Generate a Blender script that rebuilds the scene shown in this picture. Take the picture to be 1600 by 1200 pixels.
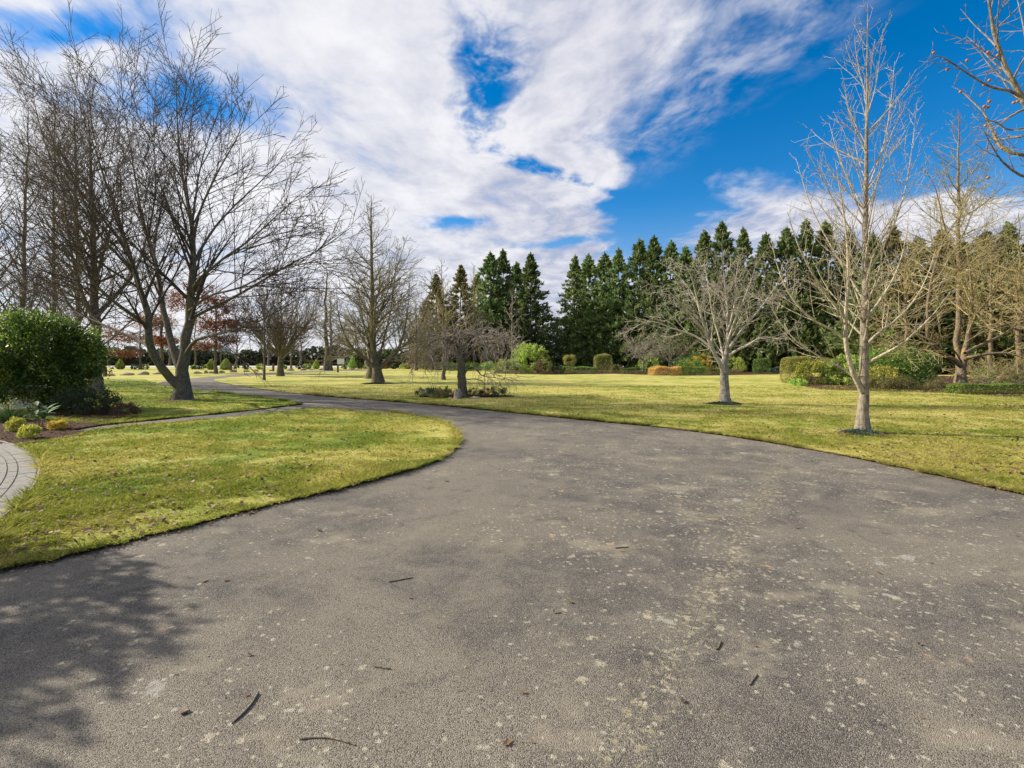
import bpy, bmesh, math, random
import numpy as np
from mathutils import Vector, Matrix
from mathutils.geometry import delaunay_2d_cdt

for o in list(bpy.data.objects):
    bpy.data.objects.remove(o)
scene = bpy.context.scene
C = scene.collection
R = math.radians
PI = math.pi

# ------------------------------------------------------------------ camera
EYE = 1.6
cam_d = bpy.data.cameras.new('camera')
cam_d.lens = 18.0
cam_d.sensor_width = 36.0
cam_d.shift_y = -37.0 / 1600.0
cam_d.clip_start = 0.05
cam_d.clip_end = 3000
cam = bpy.data.objects.new('camera', cam_d)
C.objects.link(cam)
cam.location = (0, 0, EYE)
cam.rotation_euler = (R(90), 0, 0)
scene.camera = cam

# ------------------------------------------------------------------ sun
SUN_EL = R(31)
SUN_AZ = math.atan2(-0.97, 0.25)            # measured from +Y towards +X
sunv = Vector((math.sin(SUN_AZ) * math.cos(SUN_EL), math.cos(SUN_AZ) * math.cos(SUN_EL), math.sin(SUN_EL)))
sun_d = bpy.data.lights.new('sun', 'SUN')
sun_d.energy = 5.0
sun_d.angle = R(0.55)
sun_d.color = (1.0, 0.93, 0.80)
sun = bpy.data.objects.new('sun', sun_d)
C.objects.link(sun)
sun.rotation_euler = sunv.to_track_quat('Z', 'Y').to_euler()

# ------------------------------------------------------------------ exposure
scene.view_settings.view_transform = 'Standard'
scene.view_settings.look = 'None'
scene.view_settings.gamma = 1
scene.view_settings.exposure = 0.70
scene.view_settings.use_curve_mapping = False
try:
    scene.cycles.max_bounces = 5
    scene.cycles.diffuse_bounces = 2
    scene.cycles.transparent_max_bounces = 4
except Exception:
    pass


# ------------------------------------------------------------------ shader expression helper
class E:
    def __init__(s, nt, sock):
        s.nt, s.s = nt, sock

    def op(s, op, a=None, b=None, clamp=False):
        n = s.nt.nodes.new('ShaderNodeMath')
        n.operation = op
        n.use_clamp = clamp
        for i, x in enumerate((s, a, b)):
            if x is None:
                continue
            if isinstance(x, E):
                s.nt.links.new(x.s, n.inputs[i])
            else:
                n.inputs[i].default_value = float(x)
        return E(s.nt, n.outputs[0])

    def __add__(s, o): return s.op('ADD', o)
    __radd__ = __add__
    def __sub__(s, o): return s.op('SUBTRACT', o)
    def __rsub__(s, o): return (s * -1.0) + o
    def __mul__(s, o): return s.op('MULTIPLY', o)
    __rmul__ = __mul__
    def __truediv__(s, o): return s.op('DIVIDE', o)
    def max(s, o): return s.op('MAXIMUM', o)
    def min(s, o): return s.op('MINIMUM', o)
    def pow(s, o): return s.op('POWER', o)
    def abs(s): return s.op('ABSOLUTE')
    def gt(s, o): return s.op('GREATER_THAN', o)

    def smooth(s, lo, hi, a=0.0, b=1.0):
        n = s.nt.nodes.new('ShaderNodeMapRange')
        n.interpolation_type = 'SMOOTHSTEP'
        s.nt.links.new(s.s, n.inputs[0])
        for i, x in enumerate((lo, hi, a, b)):
            n.inputs[1 + i].default_value = x
        return E(s.nt, n.outputs[0])

    def gauss(s, w):
        q = s / w
        return (q * q * -1.0).op('EXPONENT')


def nnode(nt, typ, **kw):
    n = nt.nodes.new(typ)
    for k, v in kw.items():
        setattr(n, k, v)
    return n


def noise(nt, vec, scale, detail=4, rough=0.55, dist=0.0, lac=2.0, flat=False):
    n = nnode(nt, 'ShaderNodeTexNoise')
    if flat:
        n.noise_dimensions = '2D'
    n.inputs['Scale'].default_value = scale
    n.inputs['Detail'].default_value = detail
    n.inputs['Roughness'].default_value = rough
    n.inputs['Lacunarity'].default_value = lac
    n.inputs['Distortion'].default_value = dist
    if vec is not None:
        nt.links.new(vec, n.inputs['Vector'])
    return E(nt, n.outputs['Fac'])


def mixc(nt, fac, a, b, blend='MIX'):
    n = nnode(nt, 'ShaderNodeMix', data_type='RGBA', blend_type=blend)
    for i, x in ((0, fac), (6, a), (7, b)):
        if isinstance(x, E):
            nt.links.new(x.s, n.inputs[i])
        elif hasattr(x, 'links'):
            nt.links.new(x, n.inputs[i])
        else:
            n.inputs[i].default_value = x if i == 0 else (x[0], x[1], x[2], 1)
    return n.outputs[2]


def combine(nt, x, y, z):
    n = nnode(nt, 'ShaderNodeCombineXYZ')
    for i, q in enumerate((x, y, z)):
        if isinstance(q, E):
            nt.links.new(q.s, n.inputs[i])
        else:
            n.inputs[i].default_value = q
    return n.outputs[0]


# ------------------------------------------------------------------ sky
world = bpy.data.worlds.new('World')
scene.world = world
world.use_nodes = True
nt = world.node_tree
nt.nodes.clear()
out = nnode(nt, 'ShaderNodeOutputWorld')
bg = nnode(nt, 'ShaderNodeBackground')
bg.inputs[1].default_value = 0.1
nt.links.new(bg.outputs[0], out.inputs[0])
sky = nnode(nt, 'ShaderNodeTexSky', sky_type='NISHITA')
sky.sun_disc = False
sky.sun_elevation = SUN_EL
sky.sun_rotation = SUN_AZ
sky.altitude = 800
sky.air_density = 1.0
sky.dust_density = 0.15
sky.ozone_density = 3.0
tc = nnode(nt, 'ShaderNodeTexCoord')
sp = nnode(nt, 'ShaderNodeSeparateXYZ')
nt.links.new(tc.outputs['Generated'], sp.inputs[0])
dx, dy, dz = (E(nt, sp.outputs[i]) for i in range(3))
den = dz.max(0.0) + 0.06
u = dx / den
v = dy / den
# cloud deck seen from below: streets running away from the camera
wn = nnode(nt, 'ShaderNodeTexNoise', noise_dimensions='2D')
wn.inputs['Scale'].default_value = 1.0
wn.inputs['Detail'].default_value = 4
wn.inputs['Roughness'].default_value = 0.6
nt.links.new(combine(nt, u * 0.8 + 3.1, v * 0.8, 0.0), wn.inputs['Vector'])
wc = nnode(nt, 'ShaderNodeSeparateColor')
nt.links.new(wn.outputs['Color'], wc.inputs[0])
uw = u + (E(nt, wc.outputs[0]) - 0.5) * 0.75
vw = v + (E(nt, wc.outputs[1]) - 0.5) * 0.75
n1 = noise(nt, combine(nt, uw * 1.1 + 4.0, vw * 0.55 + 1.7, 0.0), 1.0, 3, 0.52, flat=True)
us2 = u + (uw - u) * 0.45
vs2 = v + (vw - v) * 0.45
n2 = noise(nt, combine(nt, us2 * 3.0 + 1.0, vs2 * 1.9 + 7.7, 0.0), 1.0, 6, 0.60, flat=True)
n3 = noise(nt, combine(nt, us2 * 10.0, vs2 * 7.0 + 5.7, 0.0), 1.0, 3, 0.62, flat=True)
us = (vs2 - 1.75).max(0.0).pow(3.0) * 1.1 - 0.07
streak = (us2 - us).gauss(0.11) * vs2.smooth(2.9, 2.4) * vs2.smooth(1.05, 1.5) * (n2 * 0.8 + n3 * 0.4).smooth(0.78, 0.48, 0.52, 1.02)
right = (uw - (v - 1.28).max(0.0) * 0.14).smooth(0.14, 0.76)
band = vw.smooth(1.95, 2.75) * uw.smooth(0.70, 1.30)
gap1 = (uw - 0.62).gauss(0.30) * (vw - 2.75).gauss(0.22)
gap2 = (uw + 0.46).gauss(0.20) * (vw - 3.06).gauss(0.16)
gap3 = (uw + 1.02).gauss(0.28) * (vw - 1.72).gauss(0.26)
gap4 = (uw - 0.29).gauss(0.45) * (vw - 3.42).gauss(0.13)
gap5 = (uw + 1.15).gauss(0.35) * (vw - 1.22).gauss(0.09)
cov = (n1 - 0.5) * 0.85 + (n2 - 0.5) * 0.70 + (n3 - 0.5) * 0.30
cov = cov + 0.46 - right * 0.98 + band * 0.86 - streak * 0.66 - gap1 * 0.35 - gap2 * 0.62 - gap3 * 0.55 - gap4 * 0.45 - gap5 * 0.5
dens = cov.smooth(-0.16, 0.40, 0.0, 0.97)
shade = ((n2 - 0.5) * 1.2 + (n1 - 0.5) * 0.9 + (n3 - 0.5) * 0.35 + 0.42 + cov * 0.25).smooth(0.15, 0.95)
glow = (dx * sunv.x + dy * sunv.y + dz * sunv.z).smooth(0.1, 0.95)
ccol = mixc(nt, shade, (2.9, 3.05, 3.9), (5.55, 5.5, 5.75))
ccol = mixc(nt, glow * 0.6, ccol, (6.5, 6.45, 6.5))
skyc = nnode(nt, 'ShaderNodeHueSaturation')
skyc.inputs['Saturation'].default_value = 1.42
skyc.inputs['Value'].default_value = 1.0
nt.links.new(sky.outputs[0], skyc.inputs['Color'])
wisp = (n3 * 0.55 + n2 * 0.75).smooth(0.48, 0.84) * uw.smooth(0.30, 0.60) * uw.smooth(0.98, 0.70) * vw.smooth(2.6, 1.9) * 0.55
dens = dens.max(wisp)
hz = dz.smooth(0.03, 0.30, 0.72, 0.0)
dens2 = dens.max(hz)
final = mixc(nt, dens2, skyc.outputs[0], ccol)
nt.links.new(final, bg.inputs[0])
world.cycles.sampling_method = 'MANUAL'
world.cycles.sample_map_resolution = 512


# ------------------------------------------------------------------ helpers
def P(px, py, Y):
    """point at depth Y that shows at photograph pixel (px, py)"""
    return ((px - 800.0) / 800.0 * Y, Y, EYE + (563.0 - py) / 800.0 * Y)


def G(px, py):
    """point of the flat ground that shows at photograph pixel (px, py)"""
    Y = EYE * 800.0 / (py - 563.0)
    return ((px - 800.0) / 800.0 * Y, Y, 0.0)


def tag(o, label=None, cat=None, group=None, kind=None):
    if label: o['label'] = label
    if cat: o['category'] = cat
    if group: o['group'] = group
    if kind: o['kind'] = kind
    return o


def empty(name, loc, label, cat, group=None, rz=0.0, scale=1.0):
    o = bpy.data.objects.new(name, None)
    C.objects.link(o)
    o.location = loc
    o.rotation_euler = (0, 0, rz)
    o.scale = (scale,) * 3 if not hasattr(scale, '__len__') else scale
    o.empty_display_size = 0.2
    return tag(o, label, cat, group)


def mesh_np(name, V, F, smooth=False):
    V = np.asarray(V, dtype=np.float32)
    F = np.asarray(F, dtype=np.int32)
    me = bpy.data.meshes.new(name)
    me.vertices.add(len(V))
    me.vertices.foreach_set('co', V.ravel())
    me.loops.add(F.size)
    me.loops.foreach_set('vertex_index', F.ravel())
    me.polygons.add(len(F))
    me.polygons.foreach_set('loop_start', np.arange(len(F), dtype=np.int32) * F.shape[1])
    if smooth:
        me.polygons.foreach_set('use_smooth', np.ones(len(F), dtype=bool))
    me.update(calc_edges=True)
    return me


def obj(name, me, mat, parent=None, loc=None):
    o = bpy.data.objects.new(name, me)
    C.objects.link(o)
    if mat is not None and len(me.materials) == 0:
        me.materials.append(mat)
    if parent is not None:
        o.parent = parent
    if loc is not None:
        o.location = loc
    return o


def copy_tree(o, parent=None):
    c = o.copy()
    C.objects.link(c)
    c.parent = parent
    for ch in list(o.children):
        copy_tree(ch, c)
    return c


# ------------------------------------------------------------------ materials
def noise2(nt, vec, scale, detail=4, rough=0.55, dist=0.0):
    return noise(nt, vec, scale, detail, rough, dist, flat=True)


def new_mat(name):
    m = bpy.data.materials.new(name)
    m.use_nodes = True
    nt = m.node_tree
    nt.nodes.clear()
    out = nnode(nt, 'ShaderNodeOutputMaterial')
    b = nnode(nt, 'ShaderNodeBsdfPrincipled')
    nt.links.new(b.outputs[0], out.inputs[0])
    return m, nt, b, out


def world_pos(nt):
    g = nnode(nt, 'ShaderNodeNewGeometry')
    return g.outputs['Position']


def bump(nt, bsdf, h, strength, dist):
    n = nnode(nt, 'ShaderNodeBump')
    n.inputs['Strength'].default_value = strength
    n.inputs['Distance'].default_value = dist
    nt.links.new(h.s if isinstance(h, E) else h, n.inputs['Height'])
    nt.links.new(n.outputs[0], bsdf.inputs['Normal'])


def xyz(nt, pos):
    sp = nnode(nt, 'ShaderNodeSeparateXYZ')
    nt.links.new(pos, sp.inputs[0])
    return [E(nt, sp.outputs[i]) for i in range(3)]


def grass_color(nt, pos, dry):
    """mown winter lawn: moss green, yellow and straw patches. dry shifts it towards straw"""
    x, y, z = xyz(nt, pos)
    flat = combine(nt, x, y, 0.0)
    big = noise2(nt, flat, 0.22, 4, 0.55, 0.4)
    mid = noise2(nt, flat, 1.1, 5, 0.62, 0.3)
    fine = noise2(nt, flat, 9.0, 4, 0.7)
    tiny = noise2(nt, flat, 70.0, 2, 0.7)
    stripe = noise(nt, combine(nt, x * 0.08, y * 0.55, 4.0), 1.0, 3, 0.5)
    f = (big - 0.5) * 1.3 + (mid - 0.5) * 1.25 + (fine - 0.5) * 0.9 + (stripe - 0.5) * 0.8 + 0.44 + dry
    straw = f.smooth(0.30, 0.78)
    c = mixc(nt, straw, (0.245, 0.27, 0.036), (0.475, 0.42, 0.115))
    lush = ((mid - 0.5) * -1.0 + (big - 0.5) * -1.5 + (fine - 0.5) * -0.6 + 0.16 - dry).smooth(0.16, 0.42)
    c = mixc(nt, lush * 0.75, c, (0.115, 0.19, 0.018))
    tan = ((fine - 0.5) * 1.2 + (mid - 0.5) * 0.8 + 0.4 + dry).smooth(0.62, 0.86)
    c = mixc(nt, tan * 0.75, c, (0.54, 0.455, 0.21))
    dark = tiny.smooth(0.50, 0.25)
    c = mixc(nt, dark * 0.45, c, (0.045, 0.055, 0.012))
    return c, fine, tiny


def lawn_mat(name, dry):
    m, nt, b, out = new_mat(name)
    pos = world_pos(nt)
    c, fine, tiny = grass_color(nt, pos, dry)
    nt.links.new(c, b.inputs['Base Color'])
    b.inputs['Roughness'].default_value = 0.85
    b.inputs['Specular IOR Level'].default_value = 0.15
    bump(nt, b, tiny * 0.6 + fine * 0.9, 0.7, 0.03)
    return m


def blade_mat(name, dry):
    m, nt, b, out = new_mat(name)
    pos = world_pos(nt)
    c, fine, tiny = grass_color(nt, pos, dry)
    g = nnode(nt, 'ShaderNodeNewGeometry')
    rnd = E(nt, g.outputs['Random Per Island'])
    c = mixc(nt, rnd.smooth(0.0, 1.0, 0.0, 0.45), c, (0.44, 0.41, 0.12))
    d = nnode(nt, 'ShaderNodeBsdfDiffuse')
    t = nnode(nt, 'ShaderNodeBsdfTranslucent')
    nt.links.new(c, d.inputs[0]); nt.links.new(c, t.inputs[0])
    mx = nnode(nt, 'ShaderNodeMixShader')
    mx.inputs[0].default_value = 0.5
    nt.links.new(d.outputs[0], mx.inputs[1]); nt.links.new(t.outputs[0], mx.inputs[2])
    nt.links.new(mx.outputs[0], out.inputs[0])
    return m


def soil_mat(name, c1, c2, scale=14.0):
    m, nt, b, out = new_mat(name)
    pos = world_pos(nt)
    n = noise(nt, pos, scale, 6, 0.7)
    nt.links.new(mixc(nt, n.smooth(0.3, 0.7), c1, c2), b.inputs['Base Color'])
    b.inputs['Roughness'].default_value = 0.95
    b.inputs['Specular IOR Level'].default_value = 0.08
    bump(nt, b, n, 0.9, 0.03)
    return m


def asphalt_mat():
    m, nt, b, out = new_mat('weathered_asphalt')
    pos = world_pos(nt)
    x, y, z = xyz(nt, pos)
    flat = combine(nt, x, y, 0.0)
    w = noise2(nt, flat, 1.6, 4, 0.6)
    big = noise2(nt, flat, 0.42, 5, 0.6, 0.5)
    mid = noise2(nt, flat, 2.4, 6, 0.72, 0.4)
    grit2 = noise2(nt, flat, 60.0, 3, 0.7)
    base = mixc(nt, big.smooth(0.34, 0.64), (0.128, 0.111, 0.094), (0.232, 0.199, 0.152))
    base = mixc(nt, mid.smooth(0.40, 0.68) * 0.65, base, (0.262, 0.226, 0.172))
    base = mixc(nt, mid.smooth(0.44, 0.28) * 0.65, base, (0.078, 0.072, 0.068))
    # aggregate: every stone its own tone
    av = nnode(nt, 'ShaderNodeTexVoronoi', feature='F1', voronoi_dimensions='2D')
    av.inputs['Scale'].default_value = 190.0
    nt.links.new(flat, av.inputs['Vector'])
    ac = nnode(nt, 'ShaderNodeSeparateColor')
    nt.links.new(av.outputs['Color'], ac.inputs[0])
    stone = E(nt, ac.outputs[0]); sd = E(nt, av.outputs['Distance'])
    base = mixc(nt, stone.smooth(0.70, 1.0) * 0.52, base, (0.40, 0.37, 0.32))
    base = mixc(nt, stone.smooth(0.42, 0.0) * 0.66, base, (0.030, 0.028, 0.026))
    base = mixc(nt, sd.smooth(0.38, 0.75) * 0.6, base, (0.035, 0.031, 0.028))
    # construction joint running away from the camera, with lichen along it
    lx, ly = 0.541, 0.841
    across = (x - 0.375) * ly - (y - 2.0) * lx + (w - 0.5) * 0.16
    joint = across.abs()
    crack = joint.smooth(0.006, 0.001)
    near = joint.smooth(0.75, 0.0)
    # lichen colonies
    def spots(scale, lo, hi, seed):
        vt = nnode(nt, 'ShaderNodeTexVoronoi', feature='F1')
        vt.inputs['Scale'].default_value = scale
        vt.inputs['Randomness'].default_value = 1.0
        dn = nnode(nt, 'ShaderNodeTexNoise')
        dn.inputs['Scale'].default_value = scale * 4.5
        dn.inputs['Detail'].default_value = 4
        nt.links.new(combine(nt, x, y, seed), dn.inputs['Vector'])
        va = nnode(nt, 'ShaderNodeVectorMath', operation='MULTIPLY_ADD')
        nt.links.new(dn.outputs['Color'], va.inputs[0])
        va.inputs[1].default_value = (0.75 / scale,) * 3
        nt.links.new(combine(nt, x, y, seed), va.inputs[2])
        nt.links.new(va.outputs[0], vt.inputs['Vector'])
        d = E(nt, vt.outputs['Distance'])
        cs = nnode(nt, 'ShaderNodeSeparateColor')
        nt.links.new(vt.outputs['Color'], cs.inputs[0])
        return d, E(nt, cs.outputs[0]), E(nt, cs.outputs[1])
    patch = noise2(nt, combine(nt, x + 5.3, y + 9.0, 0.0), 0.75, 5, 0.62)
    dens = (patch - 0.5) * 2.8 + x.smooth(-1.5, 2.5) * 0.34 + near * 0.30 + 0.16
    soft = noise2(nt, combine(nt, x * 0.8 + 2.0, y + 31.0, 0.0), 2.1, 5, 0.66)
    base = mixc(nt, (soft.smooth(0.54, 0.70) * (dens + 0.35).smooth(0.1, 0.9)) * 0.55, base, (0.31, 0.265, 0.19))
    col = base
    for scale, amt, rad, colr, seed in ((3.0, 0.24, 0.22, (0.36, 0.34, 0.29), 1.0),
                                        (4.4, 0.30, 0.20, (0.40, 0.27, 0.16), 5.0),
                                        (8.0, 0.44, 0.26, (0.43, 0.37, 0.26), 2.0),
                                        (22.0, 0.62, 0.32, (0.44, 0.40, 0.30), 3.0)):
        d, r1, r2 = spots(scale, 0, 0, seed)
        on = (dens * amt * 2.0 - r1).smooth(-0.02, 0.03)
        size = r2 * rad * 0.75 + rad * 0.35
        s = (size - d).smooth(-0.01, 0.07) * on
        s = s * grit2.smooth(0.28, 0.60, 0.35, 1.0)
        col = mixc(nt, s * 0.88, col, colr)
    moss = near * noise2(nt, flat, 22.0, 5, 0.7).smooth(0.52, 0.66) * joint.smooth(0.22, 0.0)
    col = mixc(nt, moss * 0.8, col, (0.40, 0.34, 0.20))
    col = mixc(nt, crack * noise2(nt, flat, 5.0, 3, 0.6).smooth(0.48, 0.62) * 0.55, col, (0.06, 0.05, 0.038))
    nt.links.new(col, b.inputs['Base Color'])
    b.inputs['Roughness'].default_value = 0.88
    b.inputs['Specular IOR Level'].default_value = 0.25
    bump(nt, b, sd * -1.0 + stone * 0.5 + grit2 * 0.4 - crack * 0.6, 0.6, 0.008)
    return m


M_LAWN_A = lawn_mat('mossy_lawn', 0.02)
M_LAWN_B = lawn_mat('green_side_lawn', -0.16)  # greener grass with less straw than the other two lawns
M_LAWN_C = lawn_mat('dry_winter_lawn', 0.18)
M_BLADE_A = blade_mat('mossy_lawn_blades', 0.02)
M_BLADE_B = blade_mat('side_lawn_blades', -0.16)
M_BLADE_C = blade_mat('dry_lawn_blades', 0.18)
M_SOIL = soil_mat('dark_soil', (0.030, 0.020, 0.013), (0.075, 0.05, 0.032))
M_MULCH = soil_mat('bark_mulch', (0.035, 0.020, 0.014), (0.11, 0.062, 0.040), 22.0)
M_ASPHALT = asphalt_mat()
M_PALE_ROAD = soil_mat('pale_gravel_road', (0.40, 0.39, 0.37), (0.52, 0.51, 0.49), 1.2)


# ------------------------------------------------------------------ the ground
def sheet(name, poly, z, mat, kind='structure', skirt=None, step=0.0, jitter=0.0, seed=1, parent=None):
    """a flat sheet over a polygon (list of x, y), its edge ragged, with a soil skirt"""
    rng = np.random.default_rng(seed)
    pts = []
    n = len(poly)
    for i in range(n):
        a, b = np.array(poly[i][:2]), np.array(poly[(i + 1) % n][:2])
        pts.append(a)
        L = np.linalg.norm(b - a)
        dist = max(1.5, min(np.linalg.norm(a), np.linalg.norm(b)))
        st = step * dist
        if step and dist < 45:
            k = min(600, int(L / st))
            nrm = np.array((-(b - a)[1], (b - a)[0])) / max(L, 1e-6)
            for j in range(1, k):
                pts.append(a + (b - a) * j / k + nrm * rng.normal(0, jitter * min(dist, 8.0) / 5))
    vs = [Vector((float(p[0]), float(p[1]))) for p in pts]
    m = len(vs)
    res = delaunay_2d_cdt(vs, [(i, (i + 1) % m) for i in range(m)], [], 1, 1e-5)
    V = [(p.x, p.y, z) for p in res[0]]
    F = [tuple(f) for f in res[2]]
    me = bpy.data.meshes.new(name)
    me.from_pydata(V, [], F)
    me.materials.append(mat)
    bm = bmesh.new(); bm.from_mesh(me)
    bmesh.ops.recalc_face_normals(bm, faces=bm.faces)
    if bm.faces and sum(f.normal.z for f in bm.faces) < 0:
        bmesh.ops.reverse_faces(bm, faces=bm.faces)
    if skirt:
        me.materials.append(skirt)
        be = [e for e in bm.edges if len(e.link_faces) == 1]
        r = bmesh.ops.extrude_edge_only(bm, edges=be)
        for g in r['geom']:
            if isinstance(g, bmesh.types.BMVert):
                g.co.z = -0.03
        for g in r['geom']:
            if isinstance(g, bmesh.types.BMFace):
                g.material_index = 1
    bm.to_mesh(me); bm.free()
    o = obj(name, me, None, parent)
    if kind:
        o['kind'] = kind
    return o, np.array([(p[0], p[1]) for p in pts])


def smooth_poly(pts, it=2):
    """Chaikin on an open chain, end points kept"""
    p = [np.array(q[:2], dtype=float) for q in pts]
    for _ in range(it):
        q = [p[0]]
        for a, b in zip(p[:-1], p[1:]):
            q += [a * 0.75 + b * 0.25, a * 0.25 + b * 0.75]
        q.append(p[-1])
        p = q
    return [tuple(x) for x in p]


def gp(lst):
    return [G(*q)[:2] for q in lst]


drive_left = gp([(-60, 905), (0, 893), (100, 872), (250, 835), (400, 796), (500, 772), (600, 747), (660, 730), (700, 711),
                 (718, 690), (712, 674), (690, 660), (650, 650), (600, 644), (540, 640), (484, 638.5)])
drive_left2 = gp([(470, 632.5), (420, 623), (347, 615), (293, 608), (268, 605), (250, 601.5), (246, 599)])
drive_right = gp([(1720, 800), (1600, 773), (1500, 751), (1400, 729), (1300, 709), (1200, 691), (1100, 676), (1000, 664.5),
                  (900, 655), (800, 645), (720, 636.5), (640, 629.5), (560, 623.5), (480, 617), (420, 610), (370, 602.5),
                  (340, 597), (331, 594), (347, 590.6), (420, 586), (500, 581.2), (600, 578.5)])
path_up = gp([(470, 632.5), (350, 646), (250, 655.5), (150, 666), (110, 670)])
path_low = gp([(484, 638.5), (400, 648), (300, 659), (200, 669), (140, 676.5)])
drive_far = gp([(246, 599), (260, 594.5), (293, 591.5), (329, 588.5), (365, 585.2), (420, 582), (500, 578.8), (600, 577)])
dl, dl2, dr, df = smooth_poly(drive_left), smooth_poly(drive_left2), smooth_poly(drive_right), smooth_poly(drive_far)
pu, pl = smooth_poly(path_up, 1), smooth_poly(path_low, 1)

# base sheet out to the horizon
me = bpy.data.meshes.new('ground')
S = 1500
me.from_pydata([(-S, -60, -0.03), (S, -60, -0.03), (S, S, -0.03), (-S, S, -0.03)], [], [(0, 1, 2, 3)])
obj('ground', me, M_LAWN_C)['kind'] = 'structure'

# asphalt drive with its side path: one sheet that runs a little under the lawns
drive_poly = [(-14, -6)] + [(-14, 1.0), (-7.5, 3.2)]
sh = lambda q, dx_, dy_: [(a + dx_, b + dy_) for a, b in q]
me_pts = [(-30, -8), (60, -8), (60, 3.5)]
drive_poly = [(-30, -8), (14, -8), (14, 2.0)] + [(q[0] + 0.12, q[1] + 0.12) for q in dr[2:]] + \
             list(reversed(df)) + [(q[0] - 0.1, q[1] - 0.1) for q in reversed(dl2)] + \
             [(q[0], q[1] + 0.1) for q in pu[1:]] + [(q[0], q[1] - 0.1) for q in reversed(pl)] + \
             [(q[0] - 0.10, q[1] + 0.05) for q in reversed(dl)] + [(-30, 2.6)]
sheet('asphalt_drive', drive_poly, 0.0, M_ASPHALT)

# lawn between the drive, the side path and the paved path
arcC, arcR = np.array((-17.6, -2.64)), 14.70


def arc(r, a):
    return (arcC[0] + r * math.cos(a), arcC[1] + r * math.sin(a))


a0 = math.atan2(9.75 - arcC[1], -9.45 - arcC[0])
a1 = math.atan2(2.6 - arcC[1], -3.75 - arcC[0])
bed_edge = gp([(140, 676.5), (120, 683), (85, 690), (45, 695)])
lawnA_poly = dl + pl[1:] + bed_edge + [arc(arcR + 0.07, a0 + (a1 - a0) * t) for t in np.linspace(0.02, 0.62, 14)]
lawnA, lawnA_edge = sheet('lawn', lawnA_poly, 0.028, M_LAWN_A, skirt=M_SOIL, step=0.008, jitter=0.020, seed=3)
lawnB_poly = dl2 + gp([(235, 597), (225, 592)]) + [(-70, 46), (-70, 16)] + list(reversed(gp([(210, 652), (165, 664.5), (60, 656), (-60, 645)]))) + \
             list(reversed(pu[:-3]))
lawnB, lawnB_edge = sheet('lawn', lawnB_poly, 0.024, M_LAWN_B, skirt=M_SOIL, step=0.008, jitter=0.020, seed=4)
lawnC_poly = dr + [(-40, 100), (140, 100), (140, 2.0)]
lawnC, lawnC_edge = sheet('lawn', lawnC_poly, 0.026, M_LAWN_C, skirt=M_SOIL, step=0.008, jitter=0.020, seed=5)
# far public road
me = bpy.data.meshes.new('road')
me.from_pydata([(-260, 122, -0.01), (60, 122, -0.01), (60, 150, -0.01), (-260, 150, -0.01)], [], [(0, 1, 2, 3)])
obj('road', me, M_PALE_ROAD)['kind'] = 'structure'


def inside(poly, X, Y):
    poly = np.asarray(poly)
    x0, y0 = poly[:, 0], poly[:, 1]
    x1, y1 = np.roll(x0, -1), np.roll(y0, -1)
    c = np.zeros(len(X), dtype=bool)
    for a, b, d, e in zip(x0, y0, x1, y1):
        if b == e:
            continue
        m = (b > Y) != (e > Y)
        c ^= m & (X < (d - a) * (Y - b) / (e - b) + a)
    return c


def value_noise(X, Y, cell, seed):
    rg = np.random.default_rng(seed)
    T = rg.uniform(0, 1, (256, 256))
    gx, gy = X / cell, Y / cell
    ix, iy = np.floor(gx).astype(int), np.floor(gy).astype(int)
    fx, fy = gx - ix, gy - iy
    fx, fy = fx * fx * (3 - 2 * fx), fy * fy * (3 - 2 * fy)
    q = lambda a, b: T[a % 256, b % 256]
    return (q(ix, iy) * (1 - fx) + q(ix + 1, iy) * fx) * (1 - fy) + (q(ix, iy + 1) * (1 - fx) + q(ix + 1, iy + 1) * fx) * fy


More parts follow.
